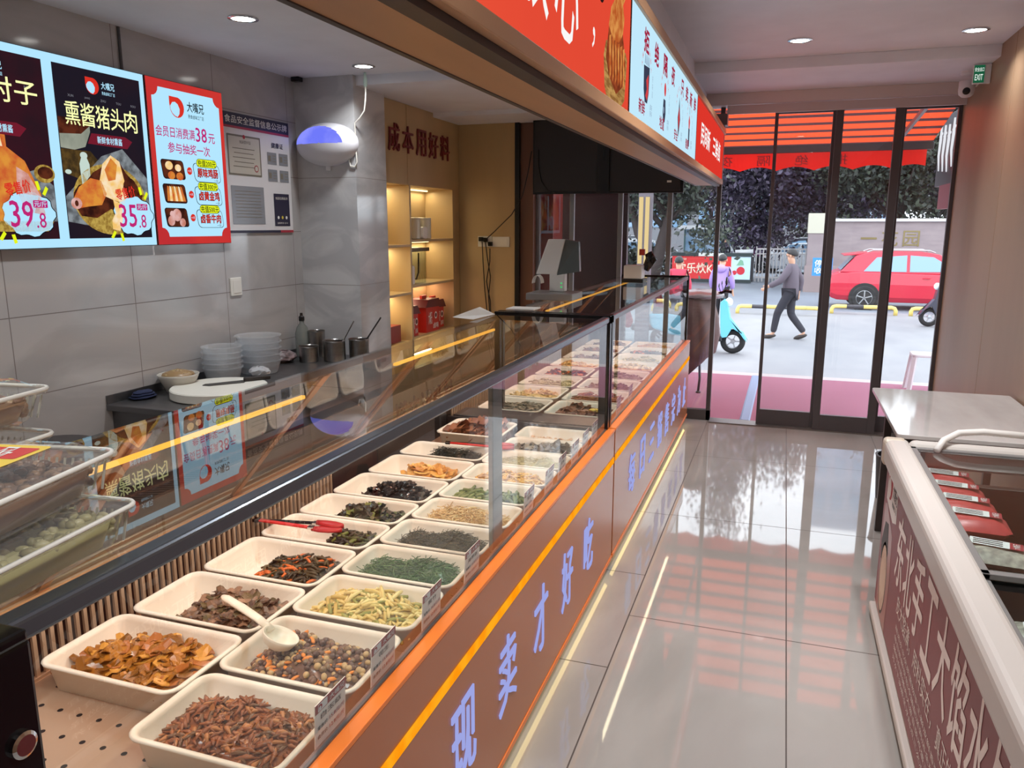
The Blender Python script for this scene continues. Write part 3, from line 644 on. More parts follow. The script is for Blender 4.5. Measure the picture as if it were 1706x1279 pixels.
# ---------------------------------------------------------------- lit header over the counter
h = thing('header_lightbox', 'long lit header box over the counter with red and white panels', 'sign', (-.68, 3.2, 2.2))
MB().box((-.75, -2.9, 2.25), (-.59, 7.54, 2.66)).build('housing', mat('housing_brown', (110, 78, 58), .4), h)
MB().box((-.60, -2.9, 2.655), (-.565, 7.55, 2.70)).box((-.60, -2.9, 2.222), (-.572, 7.55, 2.262)).build('fascia_trim', wood_s, h, bevel=.003)
MB().box((-.645, -2.9, 2.205), (-.60, 7.55, 2.25)).build('shadow_gap', mat('gap_dark', (62, 54, 56), .4, .4), h)
MB().box((-.80, -2.9, 2.215), (-.645, 7.55, 2.252)).build('soffit', wood_s, h)
MB().box((-.815, -2.9, 2.212), (-.80, 7.55, 2.26)).build('edge_strip', mat('edge_dark', (58, 46, 44), .4), h)
MB().box((-.815, -2.9, 2.26), (-.75, 7.54, 2.66)).build('back_board', plaster, h)
redl = emi('sign_red', (240, 84, 58), .95, (232, 76, 54), .7); whl = emi('sign_white', (190, 228, 246), 1.05); redl2 = emi('sign_red_dark', (226, 56, 44), .95)
B((-.59, -2.9, 2.262), (-.58, 3.0, 2.655), 'red_panel', redl, h)
B((-.59, 3.012, 2.262), (-.578, 5.262, 2.655), 'white_panel', whl, h)
B((-.59, 5.274, 2.262), (-.58, 7.53, 2.655), 'red_panel', redl2, h)
for y in (3.0, 5.262): B((-.589, y, 2.262), (-.577, y + .012, 2.655), 'panel_joint', mat('joint_black', (30, 26, 28), .4), h)
U, W_ = YP, ZP; X1 = -.5765
lw = emi('lettering_white', (250, 248, 246), 1.0); lr = emi('lettering_red', (170, 40, 70), .9); lk = emi('lettering_dark', (70, 66, 92), .8)
t = MB(); Xr = -.5785
for i, ch in enumerate('吃得放心'):
    t.text(ch, (Xr, 1.28 + i * .285, 2.50 - .012 * i), (0, 1, -.04), (0, .12, 1), 1, bold=.008, fit=(.235, .275), mi=0)
t.text('，', (Xr, 2.43, 2.40), U, W_, 1, fit=(.035, .06))
t.build('lettering', lw, h, recalc=False, label='white brush lettering on the red panel')
t = MB()
for i, ch in enumerate('拒绝隔夜'): t.text(ch, (X1, 3.34 + i * .262, 2.577), U, W_, 1, bold=.07, fit=(.115, .088))
for i, ch in enumerate('只卖新鲜'): t.text(ch, (X1, 4.50 + i * .205, 2.577), U, W_, 1, bold=.07, fit=(.105, .08))
for y, s in ((3.30, '新鲜'), (3.84, '地道'), (4.34, '安全'), (4.83, '健康')):
    t.text(s, (X1, y - .03, 2.318), U, W_, 1, bold=.05, fit=(.14, .055))
t.build('lettering', lr, h, recalc=False, label='red lettering on the white panel')
dk = emi('graphic_ink', (66, 70, 92), .8); rd = emi('graphic_red', (224, 72, 74), .9); gl = emi('graphic_grey', (150, 170, 196), .9)
t = MB()
for k, y in enumerate((3.36, 3.87, 4.40, 4.87)):
    O = V((X1, y, 2.43))
    for j in range(9):      # arc of small characters
        a = math.radians(165 - j * 18); t.text('大嘴兄手工卤味鲜'[j % 8], O + U * .115 * math.cos(a) + W_ * (.02 + .11 * math.sin(a)), (0, math.sin(a), -math.cos(a)), (0, math.cos(a), math.sin(a)), .024, 1)
    if k == 0:
        t.flat([(-.07, .05), (.07, .06), (.062, -.04), (.03, -.085), (-.03, -.085), (-.062, -.04)], O, U, W_, 0)
        t.flat([(-.01, .0), (.04, .03), (.05, -.04), (.02, -.075), (-.02, -.06), (.01, -.03)], O + XP * .0006, U, W_, 1)
        for q in range(4): t.flat([(-.05 + q * .03, .06), (-.03 + q * .03, .06), (-.035 + q * .03, .1), (-.045 + q * .03, .095)], O, U, W_, 2)
    elif k == 1:
        t.flat([(-.03, .0), (.03, .0), (.045, -.06), (.025, -.1), (-.025, -.1), (-.045, -.06)], O, U, W_, 0); t.flat(circ(.03, 16, .01, .045), O, U, W_, 1); t.flat(circ(.016, 12, -.02, -.05), O + XP * .0006, U, W_, 2)
    elif k == 2:
        t.flat([(0, .09), (.03, .02), (.055, -.02), (.0, -.12), (-.05, -.02), (-.02, .02)], O, U, W_, 0); t.flat([(0, .04), (.03, -.02), (.0, -.08), (-.035, -.02)], O + XP * .0006, U, W_, 1)
    else:
        t.flat([(-.03, -.02), (.03, -.02), (.025, -.12), (-.025, -.12)], O, U, W_, 0); t.flat([(-.035, .02), (.0, .06), (.035, .02), (.02, -.02), (-.02, -.02)], O, U, W_, 1); t.flat([(-.006, .06), (.006, .06), (.004, .1), (-.004, .1)], O, U, W_, 0)
    t.text('卤味\n好料', O + U * .13 + W_ * -.10, U, W_, 1, 2, fit=(.06, .05)); t.text('好\n味\n道', O + U * .155 + W_ * .0, U, W_, 1, 2, fit=(.02, .09))
t.build('artwork', [dk, rd, gl], h, recalc=False, label='dark and red food drawings')
t = MB(); t.text('民间新', (-.578, 5.90, 2.465), U, W_, 1, bold=.05, fit=(.66, .145)); t.text('三鲜卤', (-.578, 6.82, 2.465), U, W_, 1, bold=.05, fit=(.7, .15))
t.build('lettering', lw, h, recalc=False, label='bold white lettering on the far red panel')
f1 = emi('chicken_skin', (196, 96, 44), .85, (236, 160, 84), 26); f2 = emi('chicken_dark', (120, 52, 30), .85, (170, 80, 44), 30); f3 = emi('basket', (206, 160, 92), .85, (150, 104, 56), 60, (1, .2, 1)); f4 = emi('seal_dark', (52, 26, 26), .8)
t = MB(); O = V((-.5785, 2.72, 2.43))
t.flat([(-.13, -.14), (-.10, -.165), (.14, -.17), (.2, -.14), (.23, .0), (.2, .02), (-.12, .0), (-.15, -.05)], O, U, W_, 2)
t.flat([(-.12, -.05), (-.07, -.1), (.05, -.14), (.16, -.1), (.2, -.02), (.14, .07), (.02, .1), (-.08, .06)], O + XP * .0004, U, W_, 1)
t.flat([(-.09, .05), (-.02, .02), (.08, .03), (.14, .07), (.16, .12), (.13, .16), (.17, .19), (.16, .22), (.02, .22), (.0, .15), (-.06, .11)], O + XP * .0008, U, W_, 0)
for q in range(6): t.flat([(-.08 + q * .045, .02), (-.05 + q * .045, .03), (-.04 + q * .045, -.09), (-.06 + q * .045, -.11)], O + XP * .0010, U, W_, 0)
t.flat(rrect(.09, .2, .04, 4, -.2, .19), O, U, W_, 3); 
t.build('artwork', [f1, f2, f3, f4], h, recalc=False, label='roast chicken in a woven basket')

# ---------------------------------------------------------------- menu screens on the tiled wall
U, W_ = YP, ZP
def scr(name, y0, y1, z0, z1, label, face, edge):
    t = thing(name, label, 'menu board', (-3.6, (y0 + y1) / 2, z0), 'lit menu boards on the tiled wall')
    MB().box((-3.598, y0 - .004, z0 - .004), (-3.562, y1 + .004, z1 + .004)).build('case', edge, t, bevel=.003)
    B((-3.562, y0, z0), (-3.56, y1, z1), 'lit_face', face, t)
    return t
skyb = emi('screen_blue_white', (176, 226, 250), 1.05); pdark = emi('screen_dark', (34, 30, 42), .8, (42, 30, 40), 3); pmar = emi('screen_maroon', (58, 24, 34), .9, (44, 26, 34), 4)
s1 = scr('menu_screen', 2.46, 3.815, 1.738, 2.70, 'wide lit menu board with two dark dish pictures and prices 39.8 and 35.8', skyb, mat('screen_edge', (70, 90, 110), .3))
B((-3.56, 2.535, 1.782), (-3.5595, 3.145, 2.66), 'picture', pmar, s1, label='dark picture of a smoked knuckle'); B((-3.56, 3.205, 1.782), (-3.5595, 3.782, 2.66), 'picture', pdark, s1, label='dark picture of a smoked pig head')
ly = emi('screen_yellow', (246, 250, 176), 1.1); lmag = emi('screen_magenta', (196, 40, 120), .95); lbk = emi('screen_black', (24, 26, 36), .6); lredt = emi('screen_red', (222, 52, 40), .95); lyel = emi('screen_lime', (226, 240, 30), 1.05); lmar = emi('screen_ribbon', (120, 30, 48), .9); lgr = emi('screen_grey', (140, 140, 150), .8)
LX = [-3.5592]
def at(y, z, k=0): return V((-3.5592 + k * .0005, y, z))
def cloud(mb, y, z, w_, h_, k):
    pts = []
    n = 9
    for i in range(n):
        a = 2 * math.pi * i / n
        for b in (-.3, -.1, .1, .3):
            r = .5 + .09 * math.cos(b * 4); t_ = a + b * 2 * math.pi / n * 1.4
            pts.append((math.cos(t_) * r * w_ * .95, math.sin(t_) * r * h_ * .95))
    mb.flat([(a * 1.04, b * 1.05) for a, b in pts], at(y, z, k), U, W_, 3); mb.flat(pts, at(y, z, k + 1), U, W_, 0)
tx = MB()   # 0 white-blue 1 magenta 2 yellow 3 black 4 red 5 lime 6 ribbon 7 grey
for y, pr in ((2.985, '39'), (3.655, '35')):
    cloud(tx, y, 1.905, .27, .2, 3)
    tx.text(pr, at(y - .045, 1.905, 6), U, W_, 1, 1, .02, fit=(.125, .125)); tx.text('.8', at(y + .06, 1.875, 6), U, W_, 1, 1, .01, fit=(.055, .075)); tx.flat(rrect(.082, .036, .004, 2), at(y + .065, 1.955, 5), U, W_, 1); tx.text('元/斤', at(y + .065, 1.955, 6), U, W_, 1, 0, .02, fit=(.07, .028))
    tx.text('零售价', at(y - .05, 2.03, 6), (0, 1, .2), (0, -.2, 1), 1, 4, .04, fit=(.14, .062))
    for a, b, r_ in ((.06, 2.045, .3), (.1, 2.02, -.5), (-.16, 1.80, -.6), (-.10, 1.785, .3)):
        c_, s_ = math.cos(r_), math.sin(r_); tx.flat([(u * c_ - v * s_, u * s_ + v * c_) for u, v in ((-.009, -.022), (.009, -.022), (.011, .02), (-.007, .024))], at(y + a, b, 6), U, W_, 5)
for y, s in ((2.87, '肘子'),):
    tx.text(s, at(2.97, 2.485, 6), U, W_, 1, 2, .015, fit=(.26, .115))
for i, ch in enumerate('熏酱猪头肉'): tx.text(ch, at(3.30 + i * .098, 2.425, 6), U, W_, 1, 2, .014, fit=(.09, .118))
for y in (2.86, 3.53):
    tx.flat([(-.15, -.026), (.12, -.032), (.16, .01), (.11, .032), (-.12, .03)], at(y, 2.305, 4), U, W_, 6); tx.text('新鲜食材熏酱', at(y, 2.305, 6), U, W_, 1, 0, .03, fit=(.17, .038))
    logo(tx, at(y - .085, 2.58, 5), U, W_, .085, 4, 0); tx.text('大嘴兄', at(y + .02, 2.592, 6), U, W_, 1, 0, .03, fit=(.09, .038)); tx.text('熟食卤味工厂店', at(y + .02, 2.553, 6), U, W_, 1, 0, .01, fit=(.088, .018))
    for i in range(5): tx.text(('XUN', 'JIANG', 'ZHU', 'TOU', 'ROU')[i], at(y - .23 + i * .105, 2.512, 5), U, W_, 1, 7, fit=(.035, .012))
tx.build('lettering', [skyb, lmag, ly, lbk, lredt, lyel, lmar, lgr], s1, recalc=False)
# pictured food
pk1 = emi('pic_skin', (226, 150, 60), .95, (206, 96, 50), 14); pk2 = emi('pic_glaze', (244, 196, 110), 1, (250, 226, 190), 20); pk3 = emi('pic_dark', (52, 24, 20), .8, (104, 50, 32), 16); pk4 = emi('pic_basket', (200, 170, 84), .9, (150, 116, 50), 60); pk5 = emi('pic_cloth', (150, 158, 164), .85, (96, 100, 104), 20); pk6 = emi('pic_salt', (206, 226, 216), .9); pk7 = emi('pic_bowl', (172, 176, 160), .85, (140, 146, 132), 6); pk8 = emi('pic_wood', (110, 84, 44), .7, (72, 56, 34), 30); pk9 = emi('pic_pork', (206, 130, 110), .9, (236, 190, 186), 16)
pm = [pk1, pk2, pk3, pk4, pk5, pk6, pk7, pk8, pk9]
pc = MB()
O = lambda k: at(3.4935, 2.07, k)     # picture centre, half width .29
pc.flat([(-.285, .30), (-.09, .30), (-.09, .27), (-.13, .19), (-.20, .17), (-.285, .175)], O(1), U, W_, 6); pc.flat([(-.285, .33), (-.10, .33), (-.09, .30), (-.15, .255), (-.285, .245)], O(2), U, W_, 2)
pc.flat([(-.285, .17), (-.1, .17), (-.03, .1), (-.06, .05), (-.18, .02), (-.285, .05)], O(1), U, W_, 7)
pc.flat([(-.285, -.07), (-.03, .15), (.12, .2), (.285, .05), (.285, -.2), (.1, -.26), (-.285, -.2)], O(1), U, W_, 4)
pc.flat([(.0, -.0)] and circ(.25, 40, .01, -.08, .19), O(2), U, W_, 3)
pc.flat([(-.245, -.10), (-.235, -.05), (-.2, -.01), (-.16, .0), (-.1, .06), (-.02, .10), (.02, .15), (.08, .14), (.13, .07), (.2, .01), (.24, -.05), (.2, -.14), (.1, -.16), (.0, -.13), (-.1, -.18), (-.2, -.17)], O(3), U, W_, 2)
pc.flat([(-.24, -.08), (-.2, -.02), (-.12, .03), (-.05, .02), (-.02, -.05), (-.06, -.11), (-.15, -.12), (-.21, -.13)], O(4), U, W_, 0)
pc.flat([(-.06, .02), (-.03, .11), (.03, .16), (.09, .13), (.11, .04), (.13, -.03), (.1, -.1), (.02, -.08), (-.04, -.06)], O(4), U, W_, 1)
pc.flat([(-.02, .08), (.03, .145), (.07, .11), (.05, .03), (.0, .02)], O(5), U, W_, 0); pc.flat([(.02, -.08), (.08, -.1), (.075, -.19), (.05, -.25), (.0, -.24), (.0, -.19), (.03, -.15)], O(5), U, W_, 1)
pc.flat(circ(.035, 16, -.225, -.105, .03), O(5), U, W_, 8); pc.flat(circ(.012, 10, -.225, -.105, .016), O(6), U, W_, 2); pc.flat(circ(.05, 16, .15, -.01, .055), O(5), U, W_, 2)
pc.flat([(-.175, -.01), (-.12, -.01), (-.115, .1), (-.13, .135), (-.165, .135), (-.18, .1)], O(2), U, W_, 5); pc.flat(circ(.024, 14, -.148, .145, .018), O(3), U, W_, 5); pc.flat(circ(.02, 14, -.255, .055, .012), O(3), U, W_, 5)
O2 = lambda k: at(2.84, 2.07, k)
pc.flat([(.10, .02), (.2, .05), (.3, -.02), (.305, -.2), (.2, -.2)], O2(1), U, W_, 4); pc.flat(circ(.06, 20, .255, .035, .045), O2(2), U, W_, 3); pc.flat(circ(.045, 20, .26, .04, .03), O2(3), U, W_, 2)
pc.flat([(-.25, -.2), (-.27, -.02), (-.2, .1), (-.06, .16), (-.04, .30), (.03, .31), (.06, .2), (.06, .15), (.15, .09), (.22, -.06), (.24, -.2), (.1, -.22)], O2(3), U, W_, 0)
pc.flat([(.10, .06), (.16, .03), (.22, -.08), (.235, -.17), (.12, -.15), (.09, -.05)], O2(4), U, W_, 8); pc.flat([(-.06, .15), (-.03, .27), (.02, .28), (.04, .15)], O2(4), U, W_, 1)
pc.flat([(-.28, -.2), (.28, -.2), (.24, -.25), (-.24, -.25)], O2(4), U, W_, 3)
pc.build('artwork', pm, s1, recalc=False)

redb = emi('promo_red', (214, 58, 52), .9, (200, 50, 54), 2)
s2 = scr('promo_screen', 3.835, 4.492, 1.738, 2.70, 'red bordered lit board offering a prize draw over 38 yuan', redb, mat('promo_edge', (120, 50, 50), .3))
g = .055; a0, a1, b0, b1 = 3.835 + .035, 4.492 - .035, 1.738 + .045, 2.70 - .045
def notch(y0, y1, z0, z1, q):
    o = []
    for (cx, cy, st) in ((y1, z0, 180), (y1, z1, 270), (y0, z1, 0), (y0, z0, 90)):
        seq = [math.radians(st - 90 * i / 4) for i in range(5)]
        o += [(cx + q * math.cos(t), cy + q * math.sin(t)) for t in seq]
    return o
tx = MB(); tx.flat([(a - 4.16, b - 2.2) for a, b in notch(a0, a1, b0, b1, g)], at(4.16, 2.2, 0), U, W_, 0)
logo(tx, at(4.07, 2.555, 2), U, W_, .12, 4, 0); tx.text('大嘴兄', at(4.235, 2.572, 2), U, W_, 1, 3, .03, fit=(.15, .06)); tx.text('熟食卤味工厂店', at(4.235, 2.515, 2), U, W_, 1, 3, .01, fit=(.14, .024))
tx.text('会员日消费满', at(4.045, 2.405, 2), U, W_, 1, 1, .02, fit=(.33, .062)); tx.text('38', at(4.27, 2.412, 2), U, W_, 1, 1, .02, fit=(.10, .085)); tx.text('元', at(4.365, 2.40, 2), U, W_, 1, 1, .02, fit=(.06, .06)); tx.text('参与抽奖一次', at(4.155, 2.315, 2), U, W_, 1, 1, .02, fit=(.37, .062))
for i, (n_, nm) in enumerate((('200', '原味鸡肠'), ('300', '卤黄金鸡'), ('500', '卤香牛肉'))):
    z = 2.205 - i * .143
    tx.flat(rrect(.19, .115, .02, 4), at(4.00, z - .02, 1), (0, 1, 0), (0, -.16, 1), 3)
    tx.flat(circ(.023, 18), at(4.14, z - .02, 2), U, W_, 4); tx.text('+1元', at(4.14, z - .02, 3), U, W_, 1, 0, .02, fit=(.034, .014))
    q = at(4.30, z - .025, 1); fr_ = rrect(.245, .115, .03, 4); tx.flat([(a, b) for a, b in fr_], q, U, (0, -.16, 1), 3); tx.flat([(a * .97, b * .95) for a, b in fr_], at(4.30, z - .025, 2), U, (0, -.16, 1), 0)
    tx.flat(rrect(.19, .052, .025, 4), at(4.30, z + .035, 3), U, W_, 3); tx.flat(rrect(.184, .046, .022, 4), at(4.30, z + .035, 4), U, W_, 5)
    tx.text('充值' + n_ + '元', at(4.30, z + .035, 5), U, W_, 1, 3, .03, fit=(.17, .04)); tx.text(nm, at(4.305, z - .025, 4), U, W_, 1, 3, .09, fit=(.19, .056)); tx.text(nm, at(4.305, z - .025, 5), U, W_, 1, 4, .03, fit=(.185, .052)); tx.text('一份', at(4.38, z - .068, 4), U, W_, 1, 3, fit=(.04, .018))
tx.build('lettering', [skyb, lmag, ly, lbk, lredt, lyel], s2, recalc=False)
pc = MB()
for i in range(3):
    z = 2.185 - i * .143; O_ = lambda k: at(4.00, z, k)
    pc.flat([(a * .95, b * .93) for a, b in rrect(.19, .115, .02, 4)], O_(2), U, (0, -.16, 1), 2)
    if i == 0:
        for a, b, r in ((-.035, .022, .032), (.04, .012, .027), (-.02, -.035, .03), (.05, -.038, .03)): pc.flat(circ(r, 16, a, b, r * .8), O_(3), U, W_, 1 if b > 0 else 0)
    elif i == 1:
        for q in range(7): pc.flat([(-.07 + q * .022, -.045), (-.045 + q * .022, -.045), (-.05 + q * .018, .04), (-.065 + q * .018, .045)], O_(3), U, W_, q % 2)
    else:
        for a, b, r in ((.0, .015, .038), (.045, -.03, .026), (-.05, -.02, .03), (-.04, .02, .02)): pc.flat(circ(r, 16, a, b, r), O_(3), U, W_, 8)
pc.build('artwork', pm, s2, recalc=False, label='three small dish pictures')
MB().tube([(-3.592, 3.70, 2.71), (-3.592, 3.70, 2.935)], .008).build('screen_cable', mat('cable_grey', (90, 86, 86), .6), None, 'dark cable running from the menu boards up to the ceiling', 'cable')

# ---------------------------------------------------------------- notice board
nb = thing('notice_board', 'white food safety notice board with certificates beside the red bordered board', 'notice board', (-3.59, 4.88, 1.80))
B((-3.598, 4.50, 1.80), (-3.588, 5.262, 2.60), 'board', mat('board_white', (222, 220, 222), .35), nb)
navy = mat('board_navy', (42, 38, 62), .4)
B((-3.588, 4.50, 2.515), (-3.586, 5.262, 2.60), 'title_bar', navy, nb); brd = mat('board_red', (170, 44, 60), .4); B((-3.588, 4.50, 2.50), (-3.586, 5.262, 2.515), 'red_line', brd, nb); B((-3.588, 5.10, 1.80), (-3.586, 5.262, 1.818), 'red_line', brd, nb)
B((-3.588, 4.50, 1.80), (-3.586, 5.10, 1.818), 'bottom_line', navy, nb)
def nat(y, z, k=1): return V((-3.5862 + .0006 * k, y, z))
cert = mat('cert_cream', (196, 190, 178), .4); certb = mat('cert_border', (120, 112, 98), .5); certg = mat('cert_grey', (138, 140, 146), .25)
q = MB(); q.flat(rrect(.36, .27, .004), nat(4.73, 2.325, 0), U, W_, 1); q.flat(rrect(.335, .245, .004), nat(4.73, 2.325, 1), U, W_, 0); q.text('食品经营许可证', nat(4.74, 2.415, 2), U, W_, 1, 2, fit=(.12, .022)); q.flat(circ(.014, 14, 0, 0), nat(4.73, 2.45, 2), U, W_, 3)
for i in range(5): q.flat(rrect(.24 - .03 * (i % 2), .005, .001), nat(4.72, 2.37 - i * .03, 2), U, W_, 1)
q.flat(circ(.024, 16), nat(4.85, 2.245, 2), U, W_, 3); q.flat(circ(.018, 16), nat(4.85, 2.245, 3), U, W_, 0)
q.build('certificate', [cert, certb, ink, ink_r], nb, recalc=False, label='cream certificate with a red seal')
q = MB(); q.flat(rrect(.36, .26, .004), nat(4.74, 1.99, 0), U, W_, 0)
for i in range(9): q.flat(rrect(.28, .004, .001), nat(4.74, 2.085 - i * .022, 1), U, W_, 1)
q.build('document', [certg, certb], nb, recalc=False, label='grey document in a clear sleeve')
for y, z in ((5.04, 2.33), (5.18, 2.33), (5.04, 2.21), (5.18, 2.21)):
    q = MB(); q.flat(rrect(.11, .085, .003), nat(y, z, 0), U, W_, 0); q.flat(rrect(.03, .04, .002, 3, -.03, .0), nat(y, z, 1), U, W_, 1)
    for i in range(3): q.flat(rrect(.04, .005, .001, 2, .025, .02 - .02 * i), nat(y, z, 1), U, W_, 1)
    q.build('health_card', [certg, certb], nb, recalc=False)
q = MB(); q.flat(rrect(.19, .235, .004), nat(5.13, 1.965, 0), U, W_, 0); q.text('食品安全承诺公示', nat(5.13, 2.05, 1), U, W_, 1, 1, fit=(.15, .02))
for i, c_ in enumerate((1, 2, 1)): q.flat(circ(.012, 12), nat(5.08 + i * .05, 1.91, 1), U, W_, c_)
q.text('监督热线 12315', nat(5.13, 1.87, 1), U, W_, 1, 1, fit=(.13, .014))
q.build('notice_sheet', [navy, paper, mat('badge_yellow', (220, 196, 60), .5)], nb, recalc=False, label='small dark blue notice sheet')
q = MB(); q.text('食品安全监督信息公示牌', nat(4.89, 2.558, 1), U, W_, 1, 0, .01, fit=(.70, .05)); q.text('健康证', nat(5.11, 2.425, 1), U, W_, 1, 1, .02, fit=(.14, .038)); q.build('lettering', [paper, navy], nb, recalc=False)

# ---------------------------------------------------------------- blue fly lamp on the column, its cord
fl = thing('insect_lamp', 'white oval wall lamp glowing blue on the column', 'lamp', (-3.32, 5.33, 2.29))
sh = MB(); gw_ = MB(); cx, cz, rx, rz = -3.32, 2.452, .262, .158
rings = []; n_ = 144
for i in range(31):
    a = math.pi / 2 * i / 30; r = math.cos(a) ** .8 if i < 30 else .02
    rings.append([V((cx + rx * r * math.cos(t), 5.379 - .13 * math.sin(a), cz + rz * r * math.sin(t))) for t in (2 * math.pi * k / n_ for k in range(n_))])
for i in range(30):     # smooth dome; the faces of the mouth form the glowing window
    for j in range(n_):
        f4 = [rings[i][j], rings[i][(j + 1) % n_], rings[i + 1][(j + 1) % n_], rings[i + 1][j]]; mid = (f4[0] + f4[1] + f4[2] + f4[3]) / 4
        e = ((mid.x - (cx - .03)) / (rx * .80)) ** 2 + ((mid.z - (cz - .005)) / (rz * .84)) ** 2
        (gw_ if mid.z > cz - .002 and e < 1 else sh).add(f4, [(0, 1, 2, 3)])
sh.add(rings[-1], [tuple(range(n_))]); sh.build('shell', mat('lamp_shell', (226, 226, 232), .35), fl, recalc=False, smooth=True)
gw_.build('glow_window', emi('uv_glow', (112, 122, 250), 1.0, (140, 146, 255), 6), fl, recalc=False, label='blue glowing mouth')
MB().box((cx - .02, 5.365, cz - .19), (cx + .02, 5.379, cz - .15)).build('bracket', white, fl)
cb = MB(); cb.tube([(-2.958, 5.33, 2.855), (-2.958, 5.33, 2.80), (-2.965, 5.335, 2.75), (-2.99, 5.36, 2.68), (-3.04, 5.372, 2.63), (-3.083, 5.376, 2.60), (-3.084, 5.376, 2.45), (-3.075, 5.374, 2.32), (-3.09, 5.37, 2.285), (-3.13, 5.37, 2.29), (-3.14, 5.37, 2.34)], .006, 8)
co = cb.build('lamp_cord', plast_w, None, 'white cord from the ceiling light down to the blue lamp', 'cord', smooth=True)
MB().lathe((-2.958, 5.33, 2.84), [(.013, 0), (.016, .03), (.013, .06), (.009, .098)], 12).build('plug', mat('plug_mint', (196, 222, 214), .4), co)
B((-3.57, 5.30, 2.905), (-3.50, 5.36, 2.939), 'ceiling_sensor', blackg, None, 'small black sensor where ceiling meets the column', 'sensor', bevel=.006)
sw = thing('wall_switch', 'white blank switch plate on the tiles below the promo board', 'switch', (-3.6, 4.555, 1.36)); B((-3.5995, 4.495, 1.372), (-3.588, 4.61, 1.497), 'plate', plast_w, sw, bevel=.004); B((-3.588, 4.515, 1.39), (-3.585, 4.59, 1.48), 'rocker', plast_w, sw, bevel=.002)

# ---------------------------------------------------------------- steel work counter along the tiled wall
wc = thing('steel_counter', 'stainless steel work counter along the tiled wall', 'counter', (-3.25, 4.4, 0))
B((-3.598, 3.36, .815), (-2.88, 5.375, .85), 'top', steel_d, wc, bevel=.004)
B((-3.598, 3.40, .12), (-2.93, 5.37, .815), 'body', steel_d, wc)
B((-3.598, 3.365, .85), (-3.59, 5.375, .90), 'upstand', steel_d, wc)
for x, y in ((-3.55, 3.45), (-2.97, 3.45), (-3.55, 5.3), (-2.97, 5.3)): MB().lathe((x, y, 0), [(.022, 0), (.022, .12)], 16).build('leg', steel, wc)
cbx = MB().lathe((-3.16, 3.79, .851), [(.272, 0), (.28, .006), (.28, .050), (.274, .056)], 56).build('chopping_board', mat('board_plastic', (214, 212, 202), .45), None, 'round thick white chopping board on the steel counter', 'chopping board')
kn = thing('cleaver', 'dark cleaver lying flat on the white chopping board', 'knife', (-3.15, 3.9, .907)); kd_ = V((.27, .34, 0)).normalized(); ks = V((-kd_.y, kd_.x, 0))
ko = V((-3.262, 3.76, .9075))
MB().prism([(0, -.01), (.03, -.045), (.235, -.05), (.25, -.02), (.25, .025), (.02, .02)], ko, kd_, ks, ZP * .004).build('blade', mat('blade_dark', (96, 94, 90), .3, .8), kn)
MB().obb(ko + kd_ * .325 + ZP * .012 - ks * .005, kd_ * .08, ks * .018, ZP * .012).build('handle', mat('handle_dark', (40, 34, 32), .5), kn, bevel=.006)
k2 = thing('thin_knife', 'thin black knife on the bare steel counter beside the board', 'knife', (-3.01, 4.27, .851)); d2 = V((.053, .189, 0)).normalized()
MB().bar(V((-3.04, 4.175, .855)), V((-3.01, 4.285, .855)), .014, .006).build('blade', black, k2); MB().bar(V((-3.01, 4.285, .857)), V((-2.985, 4.375, .857)), .018, .012).build('handle', black, k2, bevel=.003)
bo = MB().lathe((-3.47, 3.80, .851), [(.07, 0), (.075, .004), (.115, .09), (.122, .11), (.117, .11), (.11, .09), (.07, .012)], 32).build('bowl', mat('bowl_clear', (190, 186, 176), .25), None, 'pale bowl of leftovers behind the chopping board', 'bowl', smooth=True)
rr = random.Random(5); q = MB(); q.lathe((-3.47, 3.80, .935), [(.105, 0), (.09, .03), (.05, .045), (.002, .05)], 20)
for i in range(60): a, r = rr.uniform(0, 6.3), rr.uniform(0, .085); q.ell((-3.47 + r * math.cos(a), 3.8 + r * math.sin(a), .985 - r * .3), (.02, .012, .008), 6, 4, rr.randint(0, 2), Matrix.Rotation(a * 2, 3, 'Z'))
q.build('leftovers', [fm('left_a', (150, 122, 84)), fm('left_b', (176, 156, 112)), fm('left_c', (110, 84, 60))], None, 'brown scraps heaped in the pale bowl', 'food', None, 'stuff', smooth=True)
tubm = glass('tub_film', (246, 248, 250), 1.4, .2)
def tubs(x, y, r, n, dz, label):
    t = thing('tub_stack', label, 'plastic tubs', (x, y, .851))
    for i in range(n):
        z = .851 + i * dz
        MB().lathe((x, y, z), [(r * .8, 0), (r * .82, .003), (r * .97, .085), (r * 1.04, .088), (r * 1.04, .094), (r * .99, .095), (r * .95, .086), (r * .8, .008)], 32).build('tub', tubm, t, smooth=False)
tubs(-3.44, 4.17, .125, 5, .034, 'shorter stack of clear plastic tubs behind the cutting board')
tubs(-3.40, 4.50, .15, 5, .042, 'taller stack of clear plastic tubs in the middle of the counter')
q = MB(); rr = random.Random(3)
q.ell((-3.30, 4.36, .885), (.075, .06, .036), 14, 8)
for p in q.v: p += V((rr.uniform(-.008, .008), rr.uniform(-.008, .008), rr.uniform(-.004, .008)))
q.build('plastic_bag', mat('bag_clear', (220, 222, 226), .2, trans=.4), None, 'crumpled clear plastic bag before the tub stacks', 'bag')
def pot(x, y, r, h_, label, ladle=0):
    t = thing('steel_pot', label, 'pot', (x, y, .851), 'steel seasoning pots on the counter')
    MB().lathe((x, y, .851), [(r * .97, 0), (r, .004), (r, h_ - .006), (r * 1.05, h_), (r * 1.03, h_ + .004), (r * .97, h_ - .004), (r * .95, .01)], 32).build('body', steel, t, smooth=False)
    MB().lathe((x, y, .851), [(r * .955, h_ * .6), (.001, h_ * .6 + .002)], 24).build('sauce', mat('sauce_brown', (52, 36, 26), .2), t)
    return t
pot(-3.33, 5.0, .072, .115, 'low steel pot at the wrapped bundle end of the pot row')
